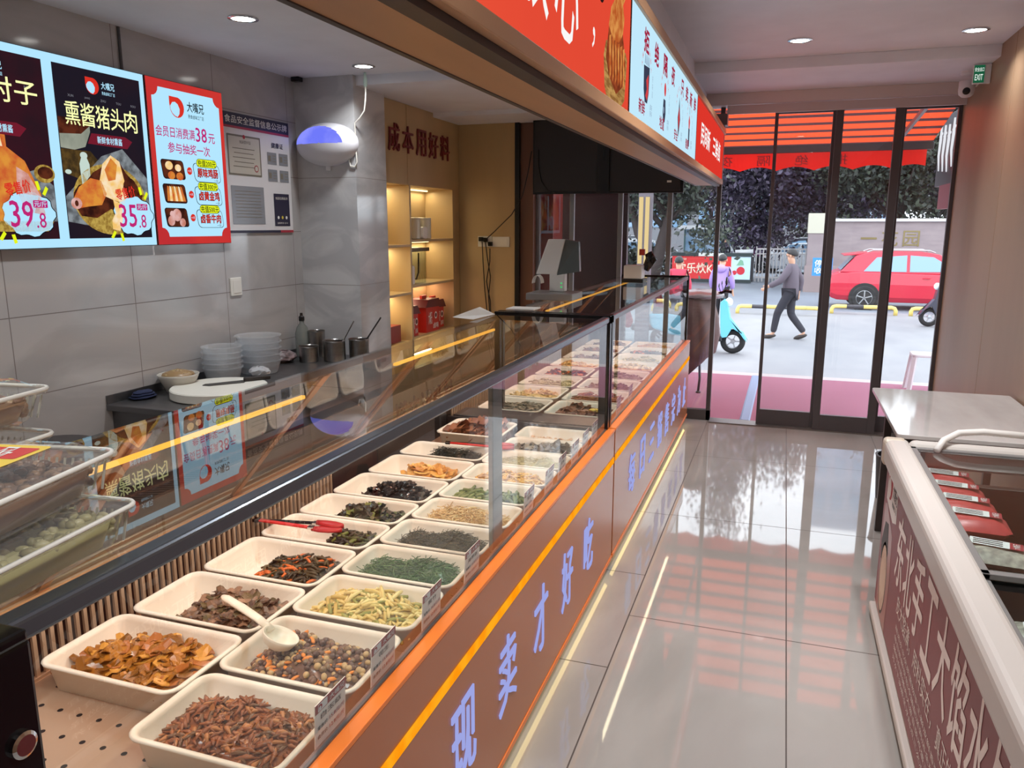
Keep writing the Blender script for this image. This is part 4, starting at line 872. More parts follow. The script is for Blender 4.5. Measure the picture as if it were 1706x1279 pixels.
pot(-3.17, 5.10, .082, .15, 'wide steel pot with a ladle, middle of the row')
pot(-3.04, 5.24, .075, .15, 'steel pot with a thin dark spoon against the column')
pot(-3.40, 5.22, .065, .20, 'tall steel canister at the back of the pot row')
for a, b, lb in (((-3.15, 5.12, .93), (-3.03, 5.16, 1.15), 'steel ladle leaning in the middle pot'), ((-3.03, 5.25, .93), (-2.86, 5.27, 1.17), 'thin dark spoon leaning in the pot by the column')):
    t = thing('spoon', lb, 'spoon', a); MB().tube([a, b], .006).build('handle', chrome if 'steel' in lb else mat('dark_rod', (70, 66, 66), .3, .6), t); MB().ell(a, (.02, .02, .012), 12, 6, z1=.2).build('bowl', chrome, t, smooth=True)
bt = thing('oil_bottle', 'clear bottle with black cap behind the seasoning pots', 'bottle', (-3.50, 5.18, .851))
MB().lathe((-3.50, 5.18, .851), [(.05, 0), (.055, .01), (.055, .18), (.04, .23), (.018, .26), (.018, .28)], 24).build('body', mat('bottle_clear', (170, 176, 170), .1, trans=.6), bt, smooth=True); MB().lathe((-3.50, 5.18, 1.131), [(.022, 0), (.022, .03), (.012, .04), (.01, .06)], 16).build('cap', black, bt)
q = MB(); rr = random.Random(9)
q.ell((-3.50, 4.92, .892), (.09, .11, .045), 16, 10); 
for p in q.v: p += V((rr.uniform(-.012, .012), rr.uniform(-.012, .012), rr.uniform(-.006, .008)))
q.build('wrapped_food', mat('wrap_pink', (150, 132, 134), .15, c2=(96, 84, 86), vscale=25), None, 'clingfilm wrapped bundle beside the seasoning pots', 'package')
q = MB(); rr = random.Random(2)
for k in range(3): q.ell((-3.53, 3.57 , .862 + k * .012), (.062 - k * .008, .09 - k * .012, .011), 14, 6)
for p in q.v: p += V((rr.uniform(-.006, .006), rr.uniform(-.006, .006), rr.uniform(-.002, .003)))
q.build('dish_cloth', mat('cloth_blue', (32, 42, 74), .9), None, 'folded dark blue dish cloth at the counter end', 'cloth', smooth=True)
st = thing('bin', 'dark round lidded bin between counter and display case', 'bin', (-3.35, 2.78, 0)); MB().lathe((-3.35, 2.78, 0), [(.17, 0), (.2, .02), (.22, .72), (.22, .74)], 32).build('body', mat('bin_grey', (70, 68, 68), .5), st); MB().lathe((-3.35, 2.78, .74), [(.23, 0), (.23, .03), (.2, .05), (.001, .06)], 32).build('lid', mat('bin_lid', (48, 46, 48), .4), st)
# ---------------------------------------------------------------- lit wall cabinet with letters, alcove
ca = thing('niche_cabinet', 'tall tan wall cabinet with lit open niches and dark red lettering', 'cabinet', (-3.35, 6.62, 0))
XA, XBK = -3.14, -3.44
cw = wood_l
B((-3.595, 5.865, 2.20), (XA, 6.345, 2.868), 'upper_panel', cw, ca, bevel=.002); B((-3.595, 6.352, 2.20), (XA, 7.495, 2.868), 'upper_panel', cw, ca, bevel=.002)
B((-3.595, 5.865, .02), (XBK, 7.49, 2.20), 'back_panel', cw, ca)
for y0, y1 in ((5.865, 5.885), (6.37, 6.40), (7.33, 7.385)): B((XBK, y0, .02), (XA, y1, 2.20), 'side_panel', cw, ca, bevel=.002)
B((XBK, 7.385, .02), (XA, 7.49, 2.20), 'filler_panel', cw, ca)
for y0, y1, zs in ((5.885, 6.37, (1.69, 1.27, .83)), (6.40, 7.33, (1.73, 1.325, .855))):
    for z in zs: B((XBK, y0, z - .022), (XA, y1, z), 'shelf', cw, ca, bevel=.002)
B((XBK, 6.40, .775), (XA + .01, 7.33, .833), 'apron', cw, ca, bevel=.002); B((XBK, 5.885, .02), (XA, 6.37, .80), 'drawer_front', cw, ca); B((XBK, 6.40, .02), (XA - .02, 7.33, .55), 'drawer_front', cw, ca)
for y0, y1, z in ((6.46, 7.29, 2.195), (6.46, 7.29, 1.705), (6.46, 7.29, 1.30), (6.46, 7.20, .77), (5.92, 6.34, 2.195), (5.92, 6.34, 1.665), (5.92, 6.34, 1.245)):
    B((XBK + .03, y0, z - .014), (XBK + .05, y1, z - .002), 'led_strip', led_c, ca)
    lamp('niche_light', 'AREA', (XBK + .055, (y0 + y1) / 2, z - .02), 2.2 if z > 1 and y0 > 6.4 else 1.8, (1, .84, .52) if z != 1.30 else (1, .62, .42), .02, y1 - y0, (.15, 0, -1), parent=ca)
q = MB(); lred = mat('letter_maroon', (124, 46, 48), .4)
for i, ch in enumerate('成本用好料'): q.text(ch, (XA + .004, 6.09 + i * .262, 2.575), U, W_, 1, bold=.012, fit=(.20, .225), depth=.014)
q.build('lettering', lred, ca, recalc=False, label='raised dark red lettering')
wm = mat('canister_white', (222, 214, 190), .35); wm2 = mat('soap_white', (246, 244, 236), .3)
def can(x, y, z, r, h_, label):
    t = thing('canister', label, 'canister', (x, y, z)); MB().lathe((x, y, z), [(r * .95, 0), (r, .006), (r, h_ - .02), (r * .98, h_ - .016)], 28).build('body', wm, t); MB().lathe((x, y, z + h_ - .015), [(r * 1.02, 0), (r * 1.02, .016), (r * .9, .02), (.001, .021)], 28).build('lid', wm, t)
can(-3.27, 6.66, 1.731, .085, .19, 'white lidded canister on the upper shelf, beside the pale carton'); can(-3.26, 6.87, 1.731, .085, .19, 'white lidded canister on the upper shelf, away from the pale carton')
MB().prism(rrect(.10, .11, .03, 5), (-3.165, 6.745, 1.787), YP, ZP, (-.05, 0, 0)).build('soap_box', wm2, None, 'small rounded white box in front of the two canisters', 'box', bevel=.006)
B((-3.42, 6.42, 1.731), (-3.36, 6.56, 1.96), 'carton', wm, None, 'pale upright carton at the back of the upper shelf', 'carton', bevel=.003)
q = MB(); rr = random.Random(4)
for k in range(5):
    a0 = -3.39 + .012 * k; q.add([(a0, 6.58 + .02 * k, 1.92), (a0, 6.80, 1.925), (a0 + .005, 6.84 - .02 * k, 2.08), (a0 - .005, 6.60, 2.10)], [(0, 1, 2, 3)])
q.build('clear_pouch', glass('pouch_film', (236, 228, 200), 1.35, .5), None, 'crinkled clear pouch sticking up behind the canisters', 'pouch', solid=.001)
ab = thing('acrylic_box', 'clear box with coiled black cable and dark lid on the middle shelf', 'box', (-3.27, 6.66, 1.326))
MB().box((-3.35, 6.50, 1.326), (-3.346, 6.80, 1.62)).box((-3.20, 6.50, 1.326), (-3.196, 6.80, 1.62)).box((-3.35, 6.50, 1.326), (-3.196, 6.504, 1.62)).box((-3.35, 6.796, 1.326), (-3.196, 6.80, 1.62)).build('walls', glassc, ab)
B((-3.40, 6.46, 1.62), (-3.17, 6.83, 1.652), 'lid', mat('lid_bronze', (112, 92, 62), .4), ab, bevel=.003)
MB().tube([(-3.25, 6.58, 1.60), (-3.24, 6.57, 1.5), (-3.25, 6.62, 1.38), (-3.25, 6.70, 1.36), (-3.25, 6.75, 1.42), (-3.25, 6.76, 1.60)], .008).build('coiled_cable', cordm, ab, smooth=True)
MB().prism(rrect(.08, .17, .02, 5), (-3.17, 6.47, 1.412), YP, ZP, (-.06, 0, 0)).build('white_box', wm2, None, 'small white box at the front of the middle shelf', 'box', bevel=.004)
rb = mat('gift_red', (206, 52, 40), .4, c2=(190, 44, 36)); rbd = mat('gift_dark', (104, 30, 34), .4)
def gift(x, y, z, label, sy=.2, sx=.17, sh_=.21):
    t = thing('gift_box', label, 'box', (x, y, z), 'red carry boxes on the lower shelf')
    B((x - sx / 2, y - sy / 2, z), (x + sx / 2, y + sy / 2, z + sh_), 'body', rb, t, bevel=.002)
    MB().prism([(-sy / 2 - .03, 0), (sy / 2 + .035, -.012), (sy / 2 - .03, .07), (-sy / 2 + .03, .07)], (x + sx / 2 + .012, y, z + sh_), YP, ZP, (-sx - .03, 0, 0)).build('roof_lid', rbd, t)
    MB().box((x - .012, y - .05, z + sh_ + .07), (x + .012, y + .05, z + sh_ + .1)).build('carry_handle', rb, t)
    q = MB(); xx = x + sx / 2 + .001
    q.text('大嘴兄', (xx, y - sy * .2, z + sh_ * .55), U, W_, 1, 0, .02, fit=(sy * .28, sh_ * .5)); q.flat(circ(.03, 16, 0, 0, .035), (xx, y + sy * .22, z + sh_ * .62), U, W_, 0); q.flat(circ(.022, 12), (xx + .0006, y + sy * .22, z + sh_ * .62), U, W_, 1); q.text('卤味', (xx, y + sy * .22, z + sh_ * .22), U, W_, 1, 0, .02, fit=(sy * .4, sh_ * .22))
    q.build('print', [paper, rbd], t, recalc=False)
gift(-3.25, 6.48, .856, 'red carry box at the near end of the lower shelf', .13); gift(-3.26, 6.86, .856, 'larger red carry box with dark roof lid, middle of the lower shelf', .30, .2, .24); gift(-3.30, 7.16, .856, 'red carry box at the back end of the lower shelf', .16)
B((-3.40, 5.92, .831), (-3.22, 6.3, .98), 'carton', mat('carton_red', (150, 50, 44), .5), None, 'dark red carton in the near lower niche', 'carton', bevel=.003)

# ---------------------------------------------------------------- sockets, plugs and leads on the tan wall
so = thing('socket_strip', 'white double socket plate on the tan wall with black plugs', 'socket', (-2.77, 7.5, 1.64))
B((-2.935, 7.486, 1.645), (-2.785, 7.4995, 1.75), 'plate', plast_w, so, bevel=.003); B((-2.78, 7.486, 1.645), (-2.60, 7.4995, 1.745), 'plate', plast_w, so, bevel=.003); B((-2.70, 7.482, 1.66), (-2.62, 7.487, 1.73), 'rocker', plast_w, so, bevel=.002)
for i, (x, z, lb, pts) in enumerate(((-2.895, 1.722, 'black lead from the first plug hanging down the tan wall', [(-2.88, 7.46, 1.70), (-2.875, 7.47, 1.5), (-2.86, 7.48, 1.2), (-2.83, 7.47, .95), (-2.80, 7.40, .7), (-2.7, 7.3, .4)]),
        (-2.845, 1.715, 'black lead from the middle plug crossing the other leads', [(-2.845, 7.46, 1.70), (-2.83, 7.47, 1.55), (-2.80, 7.48, 1.35), (-2.82, 7.48, 1.15), (-2.80, 7.46, .95), (-2.77, 7.38, .7), (-2.66, 7.3, .4)]),
        (-2.795, 1.675, 'black lead from the third plug hanging down the tan wall', [(-2.795, 7.455, 1.63), (-2.80, 7.465, 1.5), (-2.84, 7.47, 1.3), (-2.80, 7.475, 1.1), (-2.785, 7.45, .9), (-2.74, 7.36, .7), (-2.62, 7.28, .4)]))):
    t = thing('power_lead', lb, 'cable', (x, 7.46, .4), 'power leads at the socket plate')
    MB().box((x - .022, 7.452, z - .022), (x + .022, 7.485, z + .02)).build('plug', blackg, t, bevel=.004); MB().tube(pts, .005, 6).build('wire', cordm, t, smooth=True)
MB().tube([(-2.83, 7.455, 1.725), (-2.74, 7.45, 1.80), (-2.56, 7.44, 1.96), (-2.44, 7.42, 2.14), (-2.38, 7.40, 2.35), (-2.345, 7.40, 2.55)], .005, 6).build('display_lead', cordm, None, 'thin dark lead rising from the socket to the black display', 'cable', smooth=True)

# ---------------------------------------------------------------- black display hung in the window
tv = thing('window_display', 'large black display seen from behind, hung in the street window', 'screen', (-1.62, 7.42, 2.15))
B((-2.335, 7.41, 2.15), (-.905, 7.44, 2.865), 'bezel', black, tv, bevel=.004); B((-2.31, 7.385, 2.17), (-.93, 7.41, 2.82), 'back_cover', mat('display_back', (40, 39, 42), .45), tv, bevel=.006)
B((-1.70, 7.36, 2.16), (-1.58, 7.386, 2.87), 'mount_rail', black, tv, bevel=.004); B((-1.645, 7.355, 2.45), (-1.625, 7.361, 2.6), 'mount_slot', blackg, tv)
B((-1.05, 7.383, 2.24), (-1.01, 7.3855, 2.258), 'rating_label', paper, tv, label='small white sticker')
MB().tube([(-2.27, 7.38, 2.56), (-2.27, 7.375, 2.42), (-2.24, 7.375, 2.27), (-2.17, 7.38, 2.18), (-2.1, 7.4, 2.155)], .004, 6).build('display_wire', cordm, tv, smooth=True)

# ---------------------------------------------------------------- weighing scales with printers on the far case
def scale(x, y, z, label, big):
    t = thing('label_scale', label, 'scale', (x, y, z), 'weighing scales on the far display case')
    g_ = mat('scale_white', (222, 222, 220), .35); sc = mat('scale_screen', (92, 100, 100), .12)
    if big:
        B((x - .16, y - .13, z), (x + .14, y + .14, z + .045), 'base', mat('scale_base', (128, 124, 122), .4), t, bevel=.006)
        B((x - .05, y + .02, z + .045), (x + .05, y + .09, z + .16), 'printer_body', g_, t, bevel=.006)
        B((x - .045, y + .045, z + .13), (x + .0, y + .08, z + .24), 'neck', g_, t, bevel=.005)
        q = MB(); q.prism([(-.14, 0), (.0, .0), (.05, .22), (-.06, .22)], (x + .0, y + .02, z + .155), XP, ZP, (0, .04, 0)); q.build('head_side', g_, t, bevel=.004)
        MB().add([V(p) + V((x, y, z)) for p in ((.0, .018, .15), (.145, .03, .175), (.13, .05, .36), (.05, .03, .375), (.0, .06, .15), (.145, .07, .175), (.13, .09, .36), (.05, .07, .375))], [(0, 1, 2, 3), (4, 7, 6, 5), (0, 4, 5, 1), (1, 5, 6, 2), (2, 6, 7, 3), (3, 7, 4, 0)]).build('display', sc, t, label='dark glossy display')
        q = MB(); ring = []
        for a in range(0, 200, 20):
            r_ = math.radians(a); ring.append((x - .115 + .03 * math.cos(r_), z + .10 + .05 * math.sin(r_)))
        q.add([(a, y - .05, b) for a, b in ring] + [(a, y + .02, b) for a, b in ring], [(i, i + 1, len(ring) + i + 1, len(ring) + i) for i in range(len(ring) - 1)]); q.build('receipt_paper', paper, t, solid=.001)
        for i in range(2): MB().lathe((x + .03, y + .018, z + .075 + i * .025), [(.005, -.002), (.005, .002)], 10, 'y').build('indicator', emi('led_green', (70, 200, 110), 1), t)
    else:
        B((x - .09, y - .1, z), (x + .09, y + .1, z + .03), 'base', black, t, bevel=.004); B((x - .075, y - .09, z + .03), (x + .075, y + .06, z + .14), 'body', g_, t, bevel=.006)
        MB().tube([(x + .08, y + .05, z + .1), (x + .13, y + .05, z + .19), (x + .10, y + .05, z + .24)], [.03, .05, .03], 10).build('scanner_head', blackg, t, smooth=True)
        B((x + .03, y + .02, z + .22), (x + .075, y + .05, z + .27), 'scanner_window', mat('scanner_red', (190, 60, 40), .3), t)
scale(-1.36, 4.82, 1.394, 'white label scale with slanted dark display, beside the black frame', True)
scale(-1.17, 6.55, 1.394, 'white receipt printer with a black and red scanner near the door', False)
B((-1.42, 4.03, 1.403), (-1.26, 4.16, 1.409), 'paper_sheet', paper, None, 'white paper sheet lying on the black case frame', 'paper')
q = MB(); q.add([(-1.56, 3.62, 1.40), (-1.44, 3.60, 1.395), (-1.42, 3.86, 1.395), (-1.54, 3.95, 1.42), (-1.50, 3.80, 1.43)], [(0, 1, 2, 4), (0, 4, 3), (4, 2, 3)]); q.build('paper_bag', paper, None, 'crumpled white paper bag at the back edge of the case', 'bag', solid=.002)

# ---------------------------------------------------------------- clear food boxes stacked on the glass
clearb = glass('clear_tub', (250, 250, 246), 1.4, .10)
def clam(x, y, z, lx, ly, h_, label, content, seed, rz=0, sticker=None):
    t = thing('food_box', label, 'food box', (x, y, z), 'clear food boxes stacked on the case top'); M = Matrix.Rotation(rz, 3, 'Z'); c = V((x, y, z))
    q = MB(); rings = []
    for o, zz in ((-.018, 0), (-.012, .004), (0, h_ - .008), (.008, h_ - .006), (.008, h_)):
        row = []
        pts = rrect(lx + 2 * o, ly + 2 * o, .02, 4)
        for k, (a, b) in enumerate(pts): row.append(M @ V((a, b, zz)) + c)
        rings.append(row)
    q.ring(rings, False); q.add(rings[0], [tuple(range(len(rings[0])))]); q.build('base', clearb, t)
    MB().tube([M @ V((a, b, h_ + .002)) + c for a, b in rrect(lx + .02, ly + .02, .022, 4)], .0035, 6, closed=True).build('rim', mat('tub_rim', (240, 238, 228), .3), t, smooth=True)
    for s_ in (-1, 1):
        q = MB()
        for k in range(14): a = -lx / 2 + lx * (k + .5) / 14; q.bar(M @ V((a, s_ * (ly / 2 - .012), .006)) + c, M @ V((a, s_ * (ly / 2 + .0015), h_ - .01)) + c, .003, .002, M @ V((0, s_, 0)))
        q.build('rib_pattern', mat('tub_rib', (222, 220, 208), .3, trans=.5), t)
    q = MB(); rings = []
    for o, zz in ((.010, h_ - .004), (.011, h_ + .004), (-.004, h_ + .008), (-.02, h_ + .020), (-.03, h_ + .021)):
        rings.append([M @ V((a, b, zz)) + c for a, b in rrect(lx + 2 * o, ly + 2 * o, .02, 4)])
    q.ring(rings, False); q.add(rings[-1], [tuple(range(len(rings[0])))]); q.build('lid', clearb, t)
    if sticker:
        q = MB(); q.flat(rrect(lx * .5, ly * .6, .008), c + V((0, 0, h_ + .0222)), M @ XP, M @ YP, 0); q.flat(rrect(lx * .4, ly * .2, .004, 3, 0, ly * .15), c + V((0, 0, h_ + .0226)), M @ XP, M @ YP, 1); q.flat(rrect(lx * .3, ly * .14, .004, 3, 0, -ly * .2), c + V((0, 0, h_ + .0226)), M @ XP, M @ YP, 2)
        q.text('卤味', c + V((0, 0, h_ + .023)), M @ YN, M @ XP, 1, 3, .02, fit=(ly * .5, lx * .14))
        q.build('sticker', sticker, t, recalc=False)
    rr = random.Random(seed); q = MB()
    rings = [[M @ V((a, b, zz)) + c for a, b in rrect(lx + 2 * o, ly + 2 * o, .02, 4)] for o, zz in ((-.022, .004), (-.012, h_ - .016))]; q.ring(rings, True)
    for i in range(150):
        a, b = rr.uniform(-.5, .5) * (lx - .04), rr.uniform(-.5, .5) * (ly - .04); q.ell(M @ V((a, b, h_ - .016 + rr.uniform(-.003, .004))) + c, (.011, .007, .006), 6, 4, rr.randint(0, len(content) - 1), Matrix.Rotation(rr.uniform(0, 6), 3, 'Z'))
    for s_ in (-1, 1):
        for i in range(60): q.ell(M @ V((rr.uniform(-.5, .5) * (lx - .05), s_ * (ly / 2 - .014), rr.uniform(.012, h_ - .016))) + c, (.012, .004, .008), 6, 4, rr.randint(0, len(content) - 1), M)
    q.build('contents', content, t, kind='stuff', smooth=True)
walnut = [fm('walnut_a', (176, 132, 98)), fm('walnut_b', (140, 100, 74)), fm('walnut_c', (206, 172, 136))]
duck = [fm('duck_a', (132, 100, 78)), fm('duck_b', (164, 130, 102)), fm('duck_c', (104, 76, 60))]
pods = [fm('pod_a', (190, 182, 132)), fm('pod_b', (210, 202, 158)), fm('pod_c', (160, 152, 108))]
stk = [mat('sticker_yellow', (240, 206, 70), .4), mat('sticker_red', (210, 44, 40), .4), mat('sticker_green', (90, 140, 60), .4), paper]
clam(-.95, .70, 1.394, .175, .27, .058, 'bottom clear box of pale pods, against the front rail', pods, 1, .12)
clam(-.955, .69, 1.476, .175, .25, .056, 'clear box of brown nuts with a bright sticker, on the pod box', duck, 2, .2, stk)
clam(-1.175, .76, 1.394, .17, .26, .055, 'clear box at the bottom of the stack further from the rail', walnut, 3, .05)
clam(-1.17, .77, 1.472, .17, .26, .05, 'clear box of mixed nuts in the middle of the farther stack', walnut, 4, .1, [mat('sticker_pink', (226, 60, 140), .4), paper, paper, paper])
clam(-1.165, .765, 1.545, .17, .27, .05, 'topmost clear box of brown nuts on the farther stack', walnut, 5, .15)
# ---------------------------------------------------------------- chest freezer
fz = thing('chest_freezer', 'white chest freezer with dark red dumpling advertisement on its side', 'freezer', (.86, 2.6, 0))
wf = mat('freezer_white', (198, 191, 184), .35); red_f = mat('freezer_red', (126, 34, 40), .42); redb_f = mat('freezer_brown', (150, 74, 52), .3)
y0, y1 = 1.25, 3.93; xl, xr = .50, 1.22
B((xl + .03, y0 + .02, .05), (xr, y1 - .02, .70), 'body', wf, fz)
B((xl + .0, y0, .03), (xr, y1 - .03, .07), 'base_trim', wf, fz, bevel=.008, seg=3)
B((xl + .024, y0 + .02, .085), (xl + .03, y1 - .02, .80), 'side_panel', red_f, fz)
f = MB()    # rounded collar round the opening
for a, b in (((xl - .002, y0), (xl + .105, y1)), ((xr - .09, y0), (xr + .01, y1)), ((xl + .1, y1 - .075), (xr - .08, y1)), ((xl + .1, y0), (xr - .08, y0 + .08))):
    f.box((a[0], a[1], .765), (b[0], b[1], .885))
f.build('collar', wf, fz, bevel=.03, seg=4)
for a, b in (((xl + .03, y0), (xl + .09, y1)), ((xr - .09, y0), (xr, y1))): B((a[0], a[1], .70), (b[0], b[1], .77), 'inner_wall', wf, fz)
B((xl - .006, y1 - .07, .76), (xl + .09, y1 + .006, .888), 'corner_cap', mat('cap_beige', (196, 184, 166), .4), fz, bevel=.02, seg=3)
B((xl + .09, y0 + .05, .66), (xr - .09, y1 - .07, .70), 'basket_floor', mat('freezer_inner', (150, 146, 140), .5), fz)
for ya, yb, z in ((2.44, 3.85, .856), (1.33, 2.52, .838)):
    l = B((xl + .12, ya + .02, z), (xr - .1, yb - .02, z + .006), 'sliding_lid', glassc, fz)
    q = MB()
    for a, b in (((xl + .10, ya), (xl + .125, yb)), ((xr - .115, ya), (xr - .09, yb)), ((xl + .10, ya), (xr - .09, ya + .03)), ((xl + .10, yb - .03), (xr - .09, yb))): q.box((a[0], a[1], z - .006), (b[0], b[1], z + .012))
    q.build('lid_frame', mat('lid_frame_grey', (120, 118, 116), .35), l, bevel=.003)
MB().tube([(xl + .20, 3.80, .872), (xl + .235, 3.86, .905), (xl + .30, 3.90, .935), (xl + .40, 3.915, .945), (xr - .05, 3.91, .94)], .015, 12).build('handle', mat('handle_white', (226, 222, 216), .3), fz, smooth=True, label='white curved grip bar')
U2, W2 = YN, ZP; XF2 = xl + .0232
def fp(y, z, k=0): return V((XF2 + .0002 - .0002 * k, y, z))
ft = mat('freezer_lettering', (236, 222, 214), .4)
q = MB()
for i, ch in enumerate('东北手工大馅水饺'): q.text(ch, fp(3.32 - i * .225, .555 + .006 * i, 2), U2, W2, 1, 0, .03, fit=(.195, .285))
for y, s, w_ in ((3.1, '皮大馅满，', .36), (2.66, '用料实在，', .38), (2.16, '真正的好味道', .46)): q.text(s, fp(y, .36, 2), U2, W2, 1, 0, .01, fit=(w_, .085))
for i, s in enumerate(('精选东北优质面粉手工擀皮鲜香劲道大馅水饺老少皆宜', '每日新鲜现包冷链配送到店全程低温保鲜安全放心食用', '猪肉白菜猪肉大葱韭菜鸡蛋三鲜虾仁多种口味任您选择', '开水下锅煮至浮起点三次凉水即可食用美味方便又营养')):
    q.text(s, fp(2.5, .27 - i * .042, 2), U2, W2, 1, 0, fit=(1.5, .024))
q.build('lettering', ft, fz, recalc=False, label='pale lettering on the red side')
q = MB(); q.flat([(-.17, .105), (.13, .11), (.16, -.09), (.06, -.12), (-.17, -.08)], fp(3.66, .70, 1), U2, W2, 0); logo(q, fp(3.745, .705, 2), U2, W2, .13, 1, 0); q.text('大嘴兄', fp(3.59, .71, 2), U2, W2, 1, 2, .03, fit=(.13, .075)); q.text('熟食卤味工厂店', fp(3.59, .65, 2), U2, W2, 1, 2, .01, fit=(.13, .024))
q.flat([(-.17, .2), (-.10, .22), (.12, .14), (.16, -.06), (.14, -.3), (-.16, -.3)], fp(3.69, .385, 0), U2, W2, 3)
q.flat([(-.17, -.02), (-.10, .1), (.0, .12), (.05, .0), (.02, -.08), (-.15, -.1)], fp(3.69, .42, 1), U2, W2, 4)
q.flat(circ(.11, 28, 0, 0, .17), fp(3.72, .27, 1), U2, W2, 4); q.flat(circ(.098, 28, 0, 0, .155), fp(3.72, .27, 2), U2, W2, 5)
for i in range(5): q.flat(circ(.022, 14, -.06 + i * .03, .0, .11 - abs(i - 2) * .02), fp(3.72, .27, 3 + i % 2), U2, W2, 6)
q.build('artwork', [mat('plaque_white', (222, 214, 208), .4), ink_r, ink, redb_f, mat('art_dark', (50, 40, 38), .5), mat('dumpling_a', (206, 174, 150), .5), mat('dumpling_b', (222, 194, 170), .5)], fz, recalc=False, label='logo plaque and picture of dumplings')
# frozen packs inside
pkred = mat('pack_red', (206, 82, 78), .3, c2=(190, 66, 66), vscale=12); pkg = mat('pack_clear', (150, 144, 134), .2, c2=(196, 188, 170), vscale=40); tagr = mat('pack_tag_red', (168, 50, 58), .4)
def pack(x, y, z, lx, ly, h_, m, label, rz=0, wavy=0):
    t = thing('frozen_pack', label, 'frozen food', (x, y, z), 'frozen packs in the chest freezer'); M = Matrix.Rotation(rz, 3, 'Z'); q = MB(); rr = random.Random(int(y * 100))
    vs = []; nx, ny = 8, 6
    for s_ in (1, -1):
        for i in range(nx + 1):
            for j in range(ny + 1):
                a, b = -1 + 2 * i / nx, -1 + 2 * j / ny; e = max(0, 1 - abs(a) ** 3) * max(0, 1 - abs(b) ** 3)
                vs.append(M @ V((a * lx / 2, b * ly / 2, h_ / 2 + s_ * h_ / 2 * (e ** .5) * (.85 + .15 * rr.random()))) + V((x, y, z)))
    K = (nx + 1) * (ny + 1)
    for o in (0, K): q.add([], []); q.f += [(o + i * (ny + 1) + j, o + (i + 1) * (ny + 1) + j, o + (i + 1) * (ny + 1) + j + 1, o + i * (ny + 1) + j + 1) for i in range(nx) for j in range(ny)]
    q.v = vs; q.m = [0] * len(q.f); q.build('pouch', m, t, smooth=True)
    s = MB(); c = V((x - .01, y + .01, z + h_ + .003)); tu = M @ V((1, -.12, 0)).normalized(); tv_ = M @ V((.12, 1, 0)).normalized()
    s.flat(rrect(.12, .065, .003, 2), c, tu, tv_, 0); s.flat(rrect(.04, .065, .003, 2, .08, 0), c, tu, tv_, 1)
    for i in range(3): s.flat(rrect(.09, .008, .002, 2, -.005, .018 - .018 * i), c + ZP * .0006, tu, tv_, 2)
    s.text('大嘴兄', c + tu * .08 + ZP * .0006, tv_, -tu, 1, 0, .01, fit=(.05, .022)); s.build('price_label', [paper, tagr, ink], t, recalc=False)
rk = ['red frozen pouch at the far end, by the grip bar', 'second red frozen pouch, next to the far one', 'third red frozen pouch along the freezer wall', 'fourth red frozen pouch, beside the clear pouch']
for i, l in enumerate(rk): pack(.735, 3.74 - i * .185, .702 + .004 * i, .24, .17, .085, pkred, l, -.06)
pack(.75, 2.95, .702, .27, .2, .07, pkg, 'clear frozen pouch with label between red pouches and glass seam', -.1); pack(.98, 2.98, .702, .17, .18, .05, mat('pack_pale', (200, 194, 160), .3), 'pale yellow frozen pouch near the middle of the freezer', .2)
pack(.75, 2.28, .702, .28, .22, .08, pkg, 'clear frozen pouch with label under the near lid', -.05); pack(.98, 2.2, .702, .2, .22, .07, mat('pack_pale2', (190, 180, 150), .3, c2=(150, 140, 110)), 'pale frozen pouch beside the clear one under the near lid', .1); pack(.78, 1.85, .702, .28, .24, .07, pkg, 'clear frozen pouch at the near end of the freezer', .1)

# ---------------------------------------------------------------- marble table beyond the freezer
tb = thing('marble_table', 'pale marble-topped table between freezer and glass door', 'table', (.93, 4.6, 0))
MB().prism(rrect(.74, 1.17, .02, 4), (.935, 4.60, .858), XP, YP, (0, 0, .022)).build('top', mat('marble', (206, 202, 198), .06, c2=(186, 180, 176), vscale=2.5, stretch=(1.6, .5, 1)), tb, bevel=.003)
MB().prism(rrect(.66, 1.09, .01, 2), (.935, 4.60, .82), XP, YP, (0, 0, .038)).build('apron', mat('table_dark', (60, 52, 50), .4), tb)
for x, y in ((.66, 4.12), (1.21, 4.12), (.66, 5.08), (1.21, 5.08)): MB().box((x - .02, y - .02, 0), (x + .02, y + .02, .82)).build('leg', mat('table_dark', (60, 52, 50), .4), tb, bevel=.003)
cv = thing('dust_bin', 'dark low bin standing on the floor beyond the freezer', 'bin', (.78, 5.6, 0))
MB().lathe((.82, 5.75, 0), [(.11, 0), (.13, .3), (.135, .31), (.12, .31), (.1, .02)], 24).build('body', mat('bin_black', (40, 38, 40), .4), cv)

# ---------------------------------------------------------------- security camera, exit sign
sc_ = thing('security_camera', 'white turret camera under the ceiling at the door corner', 'security camera', (1.235, 7.05, 3.0))
MB().lathe((1.235, 7.05, 2.925), [(.06, .075), (.06, .055), (.05, .045)], 28).build('mount', white, sc_)
MB().lathe((1.225, 7.04, 2.83), [(.001, -.02), (.03, -.016), (.05, .0), (.056, .03), (.055, .1)], 28).build('housing', white, sc_, smooth=True)
MB().lathe((1.215, 6.985, 2.85), [(.026, .008), (.026, -.006), (.001, -.008)], 20, 'y').build('lens', blackg, sc_, label='black lens'); MB().tube([(1.27, 7.07, 2.9), (1.29, 7.05, 2.89), (1.305, 6.98, 2.92)], .005).build('wire', plast_w, sc_, smooth=True)
ex = thing('exit_sign', 'small green and white exit sign projecting from the brown wall', 'exit sign', (1.28, 6.75, 2.88))
B((1.205, 6.735, 2.862), (1.318, 6.765, 2.992), 'case', white, ex, bevel=.003); B((1.207, 6.732, 2.868), (1.275, 6.7352, 2.988), 'green_face', emi('exit_green', (30, 96, 66), .8), ex)
